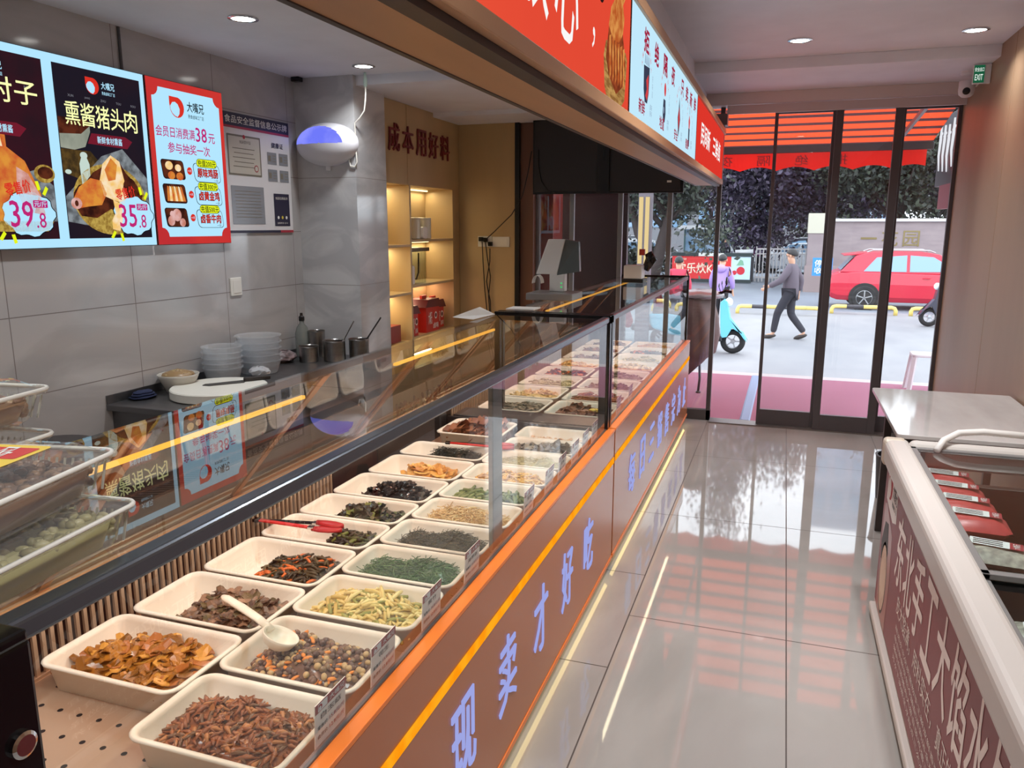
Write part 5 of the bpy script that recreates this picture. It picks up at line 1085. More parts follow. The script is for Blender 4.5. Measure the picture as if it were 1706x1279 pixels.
q = MB(); q.text('安全出口', (1.241, 6.7315, 2.958), XP, ZP, 1, 0, .02, fit=(.058, .028)); q.text('EXIT', (1.241, 6.7315, 2.905), XP, ZP, 1, 0, .02, fit=(.05, .04)); q.build('lettering', emi('exit_white', (236, 250, 240), .95), ex, recalc=False)
# ---------------------------------------------------------------- street outside
pave = mat('paving', (140, 139, 142), .6, c2=(126, 126, 131), vscale=1.2, stretch=(1, .5, 1)); road_m = mat('road', (134, 140, 150), .55, c2=(125, 130, 141), vscale=.6)
struct((-30, 7.72, -.2), (30, 10.5, -.02), 'ground', mat('landing', (178, 172, 172), .5), )
struct((-60, 10.5, -.6), (60, 22.3, -.35), 'ground_pavement', pave)
struct((-60, 22.3, -.6), (60, 33, -.42), 'ground_road', road_m)
struct((-60, 33, -.6), (60, 70, -.38), 'ground_far', mat('far_ground', (124, 130, 140), .7))
B((-1.9, 7.74, -.0195), (2.6, 10.25, -.012), 'doormat_carpet', mat('carpet_pink', (154, 98, 120), .95, bump=.2, bscale=200), None, 'wide dusty pink carpet outside the glass door', 'carpet')
MB().prism([(-.05, 0), (.05, 0), (.035, .008), (-.035, .008)], (-.262, 7.78, -.012), XP, ZP, (.02, 2.46, 0)).build('cable_cover', mat('strip_blue', (120, 140, 176), .5), None, 'narrow grey-blue strip running across the pink carpet', 'cable cover')
def cloth(name, c, tr=.5):
    if name in _M: return _M[name]
    m, nt, p = _new(name); N, L = nt.nodes, nt.links; N.remove(p)
    d = N.new('ShaderNodeBsdfDiffuse'); d.inputs[0].default_value = lin(c); t = N.new('ShaderNodeBsdfTranslucent'); t.inputs[0].default_value = lin(c)
    x = N.new('ShaderNodeMixShader'); x.inputs[0].default_value = tr; L.new(d.outputs[0], x.inputs[1]); L.new(t.outputs[0], x.inputs[2]); L.new(x.outputs[0], N['Material Output'].inputs[0]); _M[name] = m; return m
aw = thing('awning', 'orange red striped awning with scalloped edge over the shop front', 'awning', (-1.5, 9, 2.5))
awc = cloth('awning_orange', (222, 76, 44), .5); awd = cloth('awning_stripe', (92, 60, 62), .25)
q = MB(); n = 11
for i in range(n):
    a, b = i / n, (i + .66) / n; c_ = (i + 1) / n
    def ap(t, x): return (x, 7.85 + 3.25 * t, 3.42 - .56 * t)
    q.add([ap(a, -5), ap(a, 1.62), ap(b, 1.62), ap(b, -5)], [(0, 1, 2, 3)], 0); q.add([ap(b, -5), ap(b, 1.62), ap(c_, 1.62), ap(c_, -5)], [(0, 1, 2, 3)], 1)
q.build('canopy', [awc, awd], aw)
B((-5, 11.06, 2.78), (1.64, 11.13, 2.87), 'front_bar', mat('bar_dark', (44, 40, 44), .4), aw, bevel=.005)
for x in (-3.6, -.9, 1.2): MB().bar((x, 7.76, 3.05), (x, 11.06, 2.83), .035, .05).build('arm', mat('arm_grey', (110, 104, 106), .4), aw, bevel=.003)
q = MB(); pts = []; x = -5.0; N_ = 0
while x < 1.62:
    pts.append((x, 2.56 + .05 * abs(math.cos(math.pi * (x + 5) / .46)))); x += .046
vs = [(a, 11.135, 2.79) for a, b in pts] + [(a, 11.135 + .01 * math.sin(a * 9), b) for a, b in pts]; k = len(pts)
q.add(vs, [(i, i + 1, k + i + 1, k + i) for i in range(k - 1)]); q.build('valance', cloth('valance_red', (200, 38, 32), .45), aw)
q = MB()
for i, ch in enumerate('拒绝隔夜'): q.text(ch, (.60 - i * .47, 11.128, 2.69), XN, ZP, 1, fit=(.16, .13))
q.build('lettering', mat('valance_dark', (110, 24, 30), .7), aw, recalc=False)
pj = thing('projecting_sign', 'dark projecting signboard with white brush strokes beside the awning', 'sign', (1.52, 9.2, 2.1)); B((1.68, 8.45, 2.32), (1.74, 11.0, 3.1), 'board', mat('signboard_dark', (40, 34, 44), .4), pj, bevel=.004); B((1.67, 8.6, 2.05), (1.73, 10.6, 2.32), 'lower_board', mat('signboard_maroon', (120, 36, 52), .4), pj)
q = MB(); rr = random.Random(8)
for i in range(9):
    y = 10.85 - i * .26; zc = 2.80 - .02 * (i % 3)
    q.tube([(1.674, y, zc + .22), (1.674, y - .03, zc + .05), (1.674, y + .02, zc - .12), (1.674, y - .05, zc - .3)], [.012, .022, .016, .006], 6); q.tube([(1.674, y + .05, zc + .1), (1.674, y - .08, zc + .13)], .012, 6)
q.build('brush_strokes', emi('stroke_white', (250, 250, 255), 1.0), pj)
B((-2.62, 8.55, -.02), (-1.62, 8.62, 2.2), 'outdoor_partition', mat('partition_dark', (44, 32, 34), .25), None, 'dark brown partition panel standing outside the street window', 'partition', bevel=.005)
MB().box((-2.40, 7.74, -.02), (-2.22, 8.1, 2.9)).build('outdoor_pillar', mat('pillar_red', (128, 50, 42), .35), None, 'red brown pillar just outside the street window', 'pillar', bevel=.005)
lp = thing('lit_column', 'slim outdoor column with two pale yellow light tubes', 'lamp', (-2.35, 14, -.35)); B((-2.47, 14, -.35), (-2.23, 14.12, 2.55), 'post', mat('post_grey', (96, 90, 96), .4), lp)
for x in (-2.42, -2.31): B((x - .035, 13.985, 1.2), (x + .035, 14, 2.35), 'tube', emi('tube_yellow', (255, 226, 160), .95), lp)

# ---------------------------------------------------------------- people
skin_m = mat('skin', (196, 150, 124), .5); hair_m = mat('hair_black', (22, 20, 22), .5)
def skinned(name, verts, edges, rad, m, parent, root=0, sub=2):
    o0 = ORG[parent.name]; me = bpy.data.meshes.new(name); me.from_pydata([tuple(V(v)) for v in verts], edges, []); me.materials.append(m)
    o = bpy.data.objects.new(name, me); COL.objects.link(o); o.parent = parent
    md = o.modifiers.new('skin', 'SKIN'); md.use_smooth_shade = True
    if not me.skin_vertices: me.attributes.new  # layer is made with the modifier
    for i, r in enumerate(rad):
        d = me.skin_vertices[0].data[i]; d.radius = (r, r) if not isinstance(r, tuple) else r; d.use_root = (i == root)
    s_ = o.modifiers.new('sub', 'SUBSURF'); s_.levels = s_.render_levels = sub
    return o
def human(label, loc, rz, h, pose, top_m, leg_m, shoe_m, coat=1.0, hood=False, group=None, hairlen=0):
    """pose: joints of arms and legs in a frame with +x forward, +y left"""
    t = thing('person', label, 'person', loc, group); t.rotation_euler.z = rz; k = h / 1.74
    J = dict(pel=(0, 0, .94), sp=(.0, 0, 1.12), ch=(.01, 0, 1.30), nk=(.0, 0, 1.46), hb=(.025, 0, 1.56), hm=(.03, 0, 1.64), ht=(.02, 0, 1.70), jaw=(.075, 0, 1.565), nose=(.125, 0, 1.615),
             shl=(0, .16, 1.40), shr=(0, -.16, 1.40), hpl=(0, .09, .90), hpr=(0, -.09, .90)); J.update(pose)
    def g(*n): return [tuple(c * k for c in J[a]) for a in n]
    def hand(side):
        w_, e = V(J['wr' + side]), V(J['el' + side]); d = (w_ - e).normalized(); sd = d.cross(V((0, 1, 0)) if abs(d.y) < .8 else V((1, 0, 0))).normalized(); up = d.cross(sd)
        pm_ = w_ + d * .07; out = {'pm' + side: pm_}
        for i in range(4):
            b = pm_ + sd * (.027 - .018 * i) + d * .02; ln = (.06, .07, .065, .05)[i]
            out['f%d%s' % (i, side)] = b + d * ln * .6 + up * .012; out['g%d%s' % (i, side)] = b + d * ln + up * .03
        out['th' + side] = w_ + d * .05 + sd * .05; out['tj' + side] = w_ + d * .085 + sd * .055
        return {a: tuple(b) for a, b in out.items()}
    J.update(hand('l')); J.update(hand('r'))
    names = ['pel', 'sp', 'ch', 'nk', 'hb', 'hm', 'ht', 'jaw', 'nose']; E_ = [(0, 1), (1, 2), (2, 3), (3, 4), (4, 5), (5, 6), (4, 7), (5, 8)]; R_ = [.09, .07, .07, .05, .075, .092, .07, .045, .016]
    for s_ in 'lr':
        b = len(names); names += [x + s_ for x in ('sh', 'el', 'wr', 'pm', 'hp', 'kn', 'an', 'to')]; R_ += [.03, .03, .026, (.026, .038), .07, .05, .036, .034]
        E_ += [(2, b), (b, b + 1), (b + 1, b + 2), (b + 2, b + 3), (0, b + 4), (b + 4, b + 5), (b + 5, b + 6), (b + 6, b + 7)]
        for i in range(4):
            c_ = len(names); names += ['f%d%s' % (i, s_), 'g%d%s' % (i, s_)]; R_ += [.009, .008]; E_ += [(b + 3, c_), (c_, c_ + 1)]
        c_ = len(names); names += ['th' + s_, 'tj' + s_]; R_ += [.011, .009]; E_ += [(b + 2, c_), (c_, c_ + 1)]
    skinned('body', g(*names), E_, [tuple(a * k for a in r) if isinstance(r, tuple) else r * k for r in R_], skin_m, t)
    cuff = {s_: tuple(V(J['el' + s_]).lerp(V(J['wr' + s_]), .9)) for s_ in 'lr'}; J['cul'], J['cur'] = cuff['l'], cuff['r']; J['hem'] = (0, 0, .83); J['col'] = (.0, 0, 1.47)
    nm = ['hem', 'pel', 'sp', 'ch', 'col', 'shl', 'ell', 'cul', 'shr', 'elr', 'cur']
    jk = skinned('jacket', g(*nm), [(0, 1), (1, 2), (2, 3), (3, 4), (3, 5), (5, 6), (6, 7), (3, 8), (8, 9), (9, 10)], [r * k * coat for r in (.165, .165, .158, .168, .07, .085, .066, .052, .085, .066, .052)], top_m, t)
    J['cl'] = tuple(V(J['anl']) + V((0, 0, .02))); J['cr'] = tuple(V(J['anr']) + V((0, 0, .02)))
    skinned('trousers', g('pel', 'hpl', 'knl', 'cl', 'hpr', 'knr', 'cr'), [(0, 1), (1, 2), (2, 3), (0, 4), (4, 5), (5, 6)], [r * k for r in (.135, .105, .078, .062, .105, .078, .062)], leg_m, t)
    o0 = V(loc)
    for s_ in 'lr':
        a, b = V(J['an' + s_]) * k, V(J['to' + s_]) * k; q = MB(); d = (b - a); d.z *= .6; q.ell((a + b) / 2 + V((.005, 0, -.022)) + o0, (d.length * .5 + .07, .05, .045), 14, 8, 0, d.to_track_quat('X', 'Z').to_matrix()); q.build('shoe', shoe_m, t, smooth=True)
    q = MB(); q.ell(V((.012, 0, 1.655)) * k + o0, (.112 * k, .10 * k, .105 * k), 18, 10, 0, Matrix.Rotation(-.35, 3, 'Y'), z0=-.15)
    if hairlen: q.ell(V((-.05, 0, 1.60)) * k + o0, (.075 * k, .10 * k, (.1 + hairlen) * k), 14, 8)
    q.build('hair', hair_m, t, smooth=True)
    for s_ in (-1, 1): MB().ell(V((.02, .098 * s_, 1.615)) * k + o0, (.018, .01, .03), 8, 6).build('ear', skin_m, t, smooth=True); MB().ell(V((.115, .035 * s_, 1.63)) * k + o0, (.008, .014, .008), 8, 5).build('eye', hair_m, t, smooth=True)
    MB().ell(V((.108, 0, 1.572)) * k + o0, (.01, .024, .006), 8, 5).build('mouth', mat('lips', (150, 86, 78), .5), t, smooth=True)
    if hood: MB().ell(V((-.09, 0, 1.42)) * k + o0, (.08 * k, .13 * k, .1 * k), 14, 8).build('hood', top_m, t, smooth=True)
    return t
walk = dict(ell=(-.02, .24, 1.14), wrl=(.20, .20, 1.00), elr=(-.12, -.26, 1.15), wrr=(-.05, -.27, .90), knl=(-.06, .08, .50), anl=(-.34, .07, .16), tol=(-.22, .08, .05), knr=(.20, -.08, .52), anr=(.32, -.07, .10), tor=(.47, -.08, .07))
walk2 = dict(ell=(.14, .25, 1.15), wrl=(.38, .22, 1.02), elr=(-.14, -.25, 1.15), wrr=(-.10, -.27, .90), knl=(.20, .08, .52), anl=(.26, .08, .09), tol=(.41, .08, .04), knr=(-.02, -.08, .48), anr=(-.30, -.07, .12), tor=(-.17, -.08, .04))
human('man in a grey brown jacket and dark trousers walking past the door', (.16, 16.4, -.35), math.pi * .93, 1.76, walk2, mat('jacket_taupe', (92, 82, 92), .8), mat('trousers_navy', (40, 40, 50), .8), mat('shoe_dark', (48, 40, 38), .5), 1.02)
stand = dict(ell=(.02, .25, 1.13), wrl=(.10, .24, .92), elr=(.02, -.25, 1.13), wrr=(.10, -.24, .92), knl=(.02, .09, .5), anl=(0, .09, .09), tol=(.13, .1, .04), knr=(.02, -.09, .5), anr=(0, -.09, .09), tor=(.13, -.1, .04))
human('person in a light purple hooded jacket seen from behind by the scooters', (-1.25, 17.6, -.35), math.pi * .42, 1.60, stand, mat('jacket_lilac', (156, 132, 198), .8), mat('trousers_black', (30, 28, 34), .8), mat('shoe_dark', (48, 40, 38), .5), 1.05, True)
human('person in a pink red jacket partly hidden behind the far case', (-2.05, 16.6, -.35), math.pi * .5, 1.58, stand, mat('jacket_red', (196, 62, 84), .8), mat('trousers_black', (30, 28, 34), .8), mat('shoe_dark', (48, 40, 38), .5))
human('person in black standing far off near the gate hut', (-2.9, 42, -.38), 1.2, 1.7, stand, mat('jacket_black', (34, 34, 40), .8), mat('trousers_black', (30, 28, 34), .8), mat('shoe_dark', (48, 40, 38), .5))
human('person in a plum jacket far off beside the railings', (-1.15, 40, -.38), -1.6, 1.65, stand, mat('jacket_plum', (110, 52, 96), .8), mat('trousers_black', (30, 28, 34), .8), mat('shoe_dark', (48, 40, 38), .5))

# ---------------------------------------------------------------- scooters
tyre = mat('tyre', (26, 26, 28), .7); rimm = mat('rim_silver', (170, 172, 176), .3, .8)
def scooter(label, loc, rz, body_c, seat_c):
    t = thing('scooter', label, 'scooter', loc, 'parked electric scooters'); o0 = V(loc); t.rotation_euler.z = rz
    bm_ = mat('scooter_%d_%d_%d' % body_c, body_c, .25); dk_ = mat('scooter_black', (28, 28, 32), .35)
    def wheel(x):
        q = MB(); q.lathe(o0 + V((x, 0, .215)), [(.12, -.045), (.17, -.05), (.205, -.035), (.215, 0), (.205, .035), (.17, .05), (.12, .045)], 28, 'y', caps=False); wl = q.build('wheel', tyre, t, smooth=True)
        q = MB(); q.lathe(o0 + V((x, 0, .215)), [(.125, -.035), (.13, 0), (.125, .035)], 28, 'y', caps=False); q.lathe(o0 + V((x, 0, .215)), [(.001, -.05), (.04, -.045), (.04, .045), (.001, .05)], 16, 'y')
        for i in range(5): a = 6.283 * i / 5; q.bar(o0 + V((x, 0, .215)), o0 + V((x + .125 * math.cos(a), 0, .215 + .125 * math.sin(a))), .02, .03, (0, 1, 0))
        q.build('rim', rimm, wl)
    wheel(.62); wheel(-.62)
    P_ = lambda *a: o0 + V(a)
    MB().prism([(.42, .28), (.52, .30), (.60, .46), (.78, .36), (.84, .26), (.80, .30), (.70, .44), (.56, .62), (.50, .92), (.44, .95), (.38, .90), (.40, .5)], P_(0, -.13, 0), XP, ZP, (0, .26, 0)).build('leg_shield', bm_, t, bevel=.04, seg=3)
    MB().prism([(-.05, .22), (.45, .22), (.43, .32), (-.05, .32)], P_(0, -.16, 0), XP, ZP, (0, .32, 0)).build('floorboard', dk_, t, bevel=.02)
    MB().prism([(-.85, .52), (-.78, .40), (-.45, .30), (-.08, .26), (-.02, .40), (-.10, .62), (-.5, .68), (-.86, .66)], P_(0, -.15, 0), XP, ZP, (0, .30, 0)).build('rear_body', bm_, t, bevel=.04, seg=3)
    MB().prism([(-.80, .66), (-.1, .62), (-.04, .68), (-.12, .73), (-.4, .72), (-.78, .78)], P_(0, -.13, 0), XP, ZP, (0, .26, 0)).build('seat', mat('seat_%d' % seat_c[0], seat_c, .5), t, bevel=.03, seg=3)
    MB().tube([P_(.36, -.36, .98), P_(.40, -.2, 1.0), P_(.44, 0, .98), P_(.40, .2, 1.0), P_(.36, .36, .98)], .018, 8).build('handlebar', dk_, t, smooth=True)
    MB().ell(P_(.52, 0, .90), (.07, .09, .08), 14, 8).build('headlight', mat('lamp_glass', (220, 228, 230), .1), t, smooth=True)
    for s_ in (-1, 1):
        MB().tube([P_(.40, .25 * s_, 1.0), P_(.38, .30 * s_, 1.12), P_(.36, .33 * s_, 1.18)], .007, 6).build('mirror_stem', dk_, t); MB().ell(P_(.36, .33 * s_, 1.21), (.012, .05, .04), 12, 6).build('mirror', dk_, t, smooth=True)
    return t
scooter('light blue scooter parked outside beyond the brown scooter cover', (-1.38, 14.2, -.35), .0, (104, 188, 212), (40, 40, 44))
scooter('dark red scooter seen through the glass of the far case', (-2.7, 15.2, -.35), .3, (140, 40, 50), (34, 32, 36))
scooter('black scooter parked in front of the red car', (3.78, 19.6, -.35), math.pi, (52, 52, 66), (30, 30, 34))
cs = thing('scooter_cover', 'brown quilted scooter cover with silver top just outside the glass', 'cover', (-.86, 9.05, -.02))
q = MB(); rr = random.Random(12); rings = []
for i, (z, rx, ry) in enumerate(((.27, .10, .16), (.45, .17, .22), (.65, .20, .26), (.85, .21, .27), (1.0, .20, .26), (1.08, .15, .2))):
    rings.append([V((-.87 + .03 * math.sin(i) + rx * math.cos(a) * (1 + .09 * math.sin(6 * a + i)), 9.05 + ry * math.sin(a) * (1 + .09 * math.cos(5 * a)), z + (.10 * math.cos(a) if i == 0 else 0))) for a in (2 * math.pi * j / 28 for j in range(28))])
q.ring(rings).build('cover', mat('cover_brown', (92, 72, 70), .6, c2=(110, 90, 86), vscale=6), cs, smooth=True)
q = MB(); q.ell((-.84, 9.05, 1.10), (.24, .27, .055), 20, 8)
for p in q.v: p += V((0, 0, rr.uniform(-.012, .012)))
q.build('silver_top', mat('cover_silver', (168, 168, 172), .35, .3), cs, smooth=True)
MB().tube([(-.66, 8.95, 1.12), (-.58, 8.95, 1.15), (-.52, 8.96, 1.14)], .016).build('grip', blackg, cs); MB().tube([(-.60, 8.95, 1.15), (-.585, 8.95, 1.22)], .006).build('mirror_stem', blackg, cs); MB().ell((-.58, 8.95, 1.26), (.015, .03, .05), 12, 6).build('mirror', blackg, cs, smooth=True)
MB().tube([(-.84, 9.0, .5), (-.82, 8.97, .15), (-.83, 8.96, .0)], .014).ell((-.83, 8.96, -.002), (.03, .03, .018), 12, 6).build('prop_stand', mat('stand_dark', (60, 50, 52), .4), cs, smooth=True)

# ---------------------------------------------------------------- kerb rails
def rail(x0, x1, y, label):
    t = thing('kerb_rail', label, 'kerb rail', ((x0 + x1) / 2, y, -.35), 'yellow and black kerb rails'); z0, z1, r = -.35, -.16, .05; ny_ = mat('rail_yellow', (222, 196, 110), .5); nb_ = mat('rail_black', (58, 54, 60), .5)
    MB().tube([(x0, y, z0), (x0, y, z1 - .08), (x0 + .03, y, z1 - .02), (x0 + .1, y, z1), (x0 + .35, y, z1)], r, 10).build('end_hoop', ny_, t, smooth=True); MB().tube([(x1, y, z0), (x1, y, z1 - .08), (x1 - .03, y, z1 - .02), (x1 - .1, y, z1), (x1 - .35, y, z1)], r, 10).build('end_hoop', ny_, t, smooth=True)
    n = max(1, int((x1 - x0 - .7) / .32)); L_ = (x1 - x0 - .7) / n
    for i in range(n): MB().tube([(x0 + .35 + i * L_, y, z1), (x0 + .35 + (i + 1) * L_, y, z1)], r, 10).build('bar_band', nb_ if i % 2 == 0 else ny_, t, smooth=True)
rail(-1.05, .95, 21.0, 'kerb rail behind the walking man'); rail(1.25, 2.75, 21.8, 'kerb rail in front of the red car'); rail(-3.2, -1.7, 20.8, 'kerb rail behind the purple jacket'); rail(3.1, 4.6, 21.8, 'kerb rail by the black scooter')

# ---------------------------------------------------------------- cars
winm = mat('car_window', (120, 150, 176), .06, spec=.7); chr_ = mat('trim_black', (24, 24, 26), .35)
def car(label, loc, rz, c, Lc=4.55, Hc=1.62, wd=1.84, suv=True, group='cars in the street'):
    t = thing('car', label, 'car', loc, group); o0 = V(loc); t.rotation_euler.z = rz; bm_ = mat('car_%d_%d_%d' % c, c, .2, spec=.6); k = Lc / 4.55; hz = Hc / 1.62
    P_ = lambda x, y, z: o0 + V((x * k, y, z * hz))
    # lofted body: stations along the length, x forward
    side = [(-2.27, .42, .80), (-2.22, .32, .98), (-2.05, .26, 1.04), (-1.5, .24, 1.06), (-.6, .22, 1.04), (.4, .22, 1.02), (1.0, .23, 1.0), (1.6, .25, .94), (2.05, .28, .82), (2.24, .36, .66)]
    rings = []
    for x, zl, zh in side:
        w_ = wd / 2 * (1 - .09 * max(0, abs(x) - 1.6) / .67); zm = zl + (zh - zl) * .6
        rings.append([P_(x, -w_ * .9, zl), P_(x, -w_, zl + .14), P_(x, -w_ * 1.0, zm), P_(x, -w_ * .95, zh - .03), P_(x, -w_ * .86, zh), P_(x, w_ * .86, zh), P_(x, w_ * .95, zh - .03), P_(x, w_, zm), P_(x, w_, zl + .14), P_(x, w_ * .9, zl)])
    MB().ring(rings).build('body', bm_, t, bevel=.02)
    w0, w1 = wd / 2 * .92, wd / 2 * .70
    cab = [(-2.02, 1.03), (-1.62, 1.48), (-1.3, 1.565), (-.6, 1.61), (.0, 1.60), (.45, 1.53), (1.18, 1.0)] if suv else [(-1.9, 1.0), (-1.1, 1.42), (-.4, 1.46), (.2, 1.42), (1.15, .98)]
    lowz = 1.0
    a = [P_(x, -(w0 + (w1 - w0) * (z - lowz) / .6), z) for x, z in cab]; b = [P_(x, (w0 + (w1 - w0) * (z - lowz) / .6), z) for x, z in cab]; n = len(cab)
    MB().add(a + b, [tuple(range(n)), tuple(range(n, 2 * n))[::-1]] + [(i, i + 1, n + i + 1, n + i) for i in range(n - 1)] + [(n - 1, 0, n, 2 * n - 1)]).build('cabin', bm_, t, bevel=.02)
    def win(pts, nm='side_window'):
        for s_ in (-1, 1):
            q = MB(); q.add([P_(x, s_ * (w0 + (w1 - w0) * (z - lowz) / .6 + .012), z) for x, z in pts], [tuple(range(len(pts)))]); q.build(nm, winm, t)
    if suv: win([(-1.42, 1.06), (-1.1, 1.44), (-.35, 1.50), (-.35, 1.06)]); win([(-.27, 1.06), (-.27, 1.50), (.3, 1.46), (.92, 1.08)])
    else: win([(-1.2, 1.02), (-.9, 1.36), (-.35, 1.40), (-.35, 1.02)]); win([(-.27, 1.02), (-.27, 1.40), (.2, 1.37), (.82, 1.02)])
    f0, f1 = cab[-1], cab[-2]; r0, r1 = cab[0], cab[1]
    for (p, q_), nm, sx in (((f0, f1), 'windscreen', .02), ((r0, r1), 'rear_window', -.02)):
        pts = []
        for (x, z), e in ((p, .1), (q_, .9)):
            xx = p[0] + (q_[0] - p[0]) * e + sx; zz = p[1] + (q_[1] - p[1]) * e + .01; pts.append((xx, zz))
        q = MB(); q.add([P_(pts[0][0], -w0 * .86, pts[0][1]), P_(pts[0][0], w0 * .86, pts[0][1]), P_(pts[1][0], w1 * .84, pts[1][1]), P_(pts[1][0], -w1 * .84, pts[1][1])], [(0, 1, 2, 3)]); q.build(nm, winm, t)
    if suv:
        MB().add([P_(-1.95, -.62, 1.50), P_(-1.95, .62, 1.50), P_(-1.3, .62, 1.58), P_(-1.3, -.62, 1.58), P_(-1.95, -.62, 1.47), P_(-1.95, .62, 1.47), P_(-1.3, .62, 1.52), P_(-1.3, -.62, 1.52)], [(0, 1, 2, 3), (7, 6, 5, 4), (0, 4, 5, 1), (1, 5, 6, 2), (2, 6, 7, 3), (3, 7, 4, 0)]).build('spoiler', bm_, t, bevel=.008)
        for s_ in (-1, 1): MB().tube([P_(-1.35, s_ * .58, 1.57), P_(-1.2, s_ * .58, 1.63), P_(.2, s_ * .58, 1.63), P_(.35, s_ * .58, 1.57)], .018, 8).build('roof_rail', rimm, t)
    for s_ in (-1, 1):
        for x in (-1.36, 1.40):
            MB().lathe(P_(x, s_ * (wd / 2 - .01), .345), [(.40, -.012), (.40, .014), (.001, .014)], 32, 'y').build('wheel_arch', chr_, t)
            q = MB(); q.lathe(P_(x, s_ * (wd / 2 - .07), .335), [(.20, -.11), (.30, -.11), (.335, -.07), (.335, .07), (.30, .10), (.20, .10)], 32, 'y'); wl = q.build('wheel', tyre, t)
            q = MB(); cy_ = s_ * (wd / 2 + .035)
            for i in range(5): ang = 6.283 * i / 5 + .3; q.bar(P_(x, cy_, .335), P_(x + .2 / k * math.cos(ang), cy_, .335 + .2 / hz * math.sin(ang)), .03, .05, (0, 1, 0))
            q.lathe(P_(x, cy_, .335), [(.20, -.01), (.215, 0), (.20, .012)], 28, 'y', caps=False); q.build('rim', rimm, wl)
        MB().obb(P_(-.9, s_ * (wd / 2 + .004), .90), V((.09, 0, 0)), V((0, .012, 0)), V((0, 0, .014))).build('door_handle', bm_, t); MB().obb(P_(.15, s_ * (wd / 2 + .004), .90), V((.09, 0, 0)), V((0, .012, 0)), V((0, 0, .014))).build('door_handle', bm_, t)
        MB().ell(P_(.88, s_ * (wd / 2 + .06), 1.06), (.08, .1, .07), 12, 8).build('wing_mirror', bm_, t, smooth=True)
        MB().obb(P_(-2.2, s_ * wd * .36, .86), V((.05, 0, 0)), V((0, .14, 0)), V((0, 0, .06))).build('tail_light', mat('tail_red', (150, 20, 30), .2), t, bevel=.01); MB().obb(P_(2.12, s_ * wd * .36, .74), V((.08, 0, 0)), V((0, .12, 0)), V((0, 0, .05))).build('headlight', mat('lamp_glass', (220, 228, 230), .1), t, bevel=.01)
    MB().box(P_(-2.28, -wd * .42, .34), P_(-2.1, wd * .42, .5)).build('bumper', chr_, t, bevel=.03)
    return t
car('red hatchback car passing on the road before the stone wall', (3.52, 24.6, -.42), 0, (190, 34, 58))
wv, gv, dv = (216, 220, 224), (150, 158, 166), (40, 46, 56)
car('white car parked behind the railings, its nose near the stone wall', (.6, 41, -.38), 2.9, wv, suv=False); car('dark car parked behind the white one by the railings', (.9, 46, -.38), 3.0, dv)
car('white car parked behind the leaning forked tree', (-6.8, 40, -.38), .5, wv); car('silver car parked beyond the street window', (-11.5, 38, -.38), .4, gv, suv=False); car('white car parked beyond the gate hut', (-3.6, 52, -.38), .2, wv); car('dark car parked in shade behind the planter', (-8.6, 50, -.38), .3, dv)

# ---------------------------------------------------------------- gate wall, railings, banner, hut
gw = thing('gate_wall', 'pinkish grey stone wall with raised gold characters behind the red car', 'wall', (6, 30, -.42)); stone = mat('stone_wall', (146, 132, 132), .7, c2=(136, 122, 124), vscale=2, stretch=(1, 1, 4))
B((1.2, 30, -.42), (12, 30.4, 2.02), 'wall_panel', stone, gw); B((1.1, 29.9, 2.02), (12, 30.45, 2.12), 'coping', mat('coping', (190, 186, 184), .6), gw); B((.75, 29.7, -.42), (1.25, 30.5, 1.62), 'gate_pier', stone, gw); B((.72, 29.66, 1.62), (1.28, 30.55, 2.3), 'pier_cap', mat('pier_cream', (190, 186, 168), .6), gw); B((.7, 29.6, -.42), (12, 30, .5), 'plinth', mat('plinth_stone', (150, 132, 130), .7), gw)
q = MB()
for i, ch in enumerate('一花园'): q.text(ch, (2.72 + i * .66, 29.985, 1.45), XP, ZP, 1, bold=.01, fit=(.5, .06) if ch == '一' else (.5, .52), depth=-.03)
q.text('小区', (2.85, 29.985, .82), XP, ZP, 1, fit=(.9, .3), depth=-.03); q.build('lettering', mat('letter_gold', (122, 108, 72), .3, .7), gw, recalc=False)
bs = thing('notice_sign', 'small blue and white sign in front of the stone pier', 'sign', (1.25, 28.5, -.42)); B((.92, 28.5, .22), (1.55, 28.54, .82), 'panel', mat('sign_blue', (60, 140, 214), .5), bs); B((1.2, 28.53, -.42), (1.26, 28.58, .3), 'post', rimm, bs)
q = MB(); q.text('停车\n收费', (1.235, 28.495, .52), XP, ZP, 1, 0, .02, fit=(.5, .46)); q.build('lettering', white, bs, recalc=False)
fe = thing('railings', 'grey metal railings with gate frame between banner and stone pier', 'fence', (-.2, 34, -.38)); fm_ = mat('railing_grey', (176, 172, 172), .4, .4)
q = MB(); q.bar((-1.1, 34, .95), (1.1, 34, .95), .05, .06).bar((-1.1, 34, .75), (1.1, 34, .75), .03, .04).bar((-1.1, 34, -.2), (1.1, 34, -.2), .05, .06); q.build('rails', fm_, fe)
for i in range(17): B((-1.1 + i * .135, 33.98, -.38), (-1.06 + i * .135, 34.02, .95 if i % 3 else 1.05), 'picket', fm_, fe)
B((-1.62, 33.8, -.38), (-1.16, 34.2, .62), 'gate_motor', mat('motor_dark', (60, 58, 62), .4), fe, bevel=.02)
MB().tube([(-1.9, 33.6, .82), (-1.2, 33.6, .86)], .09, 12).build('barrier_camera', mat('white_grey', (214, 216, 220), .4), None, 'white tube camera on the barrier post by the banner', 'camera', smooth=True)
ba = thing('banner_barrier', 'long red and pale blue printed barrier board in front of the gate', 'banner', (-2.9, 33, -.38)); B((-4.35, 33, -.25), (-2.0, 33.06, .66), 'red_board', mat('banner_red', (222, 48, 50), .5), ba); B((-2.0, 33, -.25), (-1.25, 33.06, .66), 'blue_board', mat('banner_blue', (196, 220, 234), .5), ba)
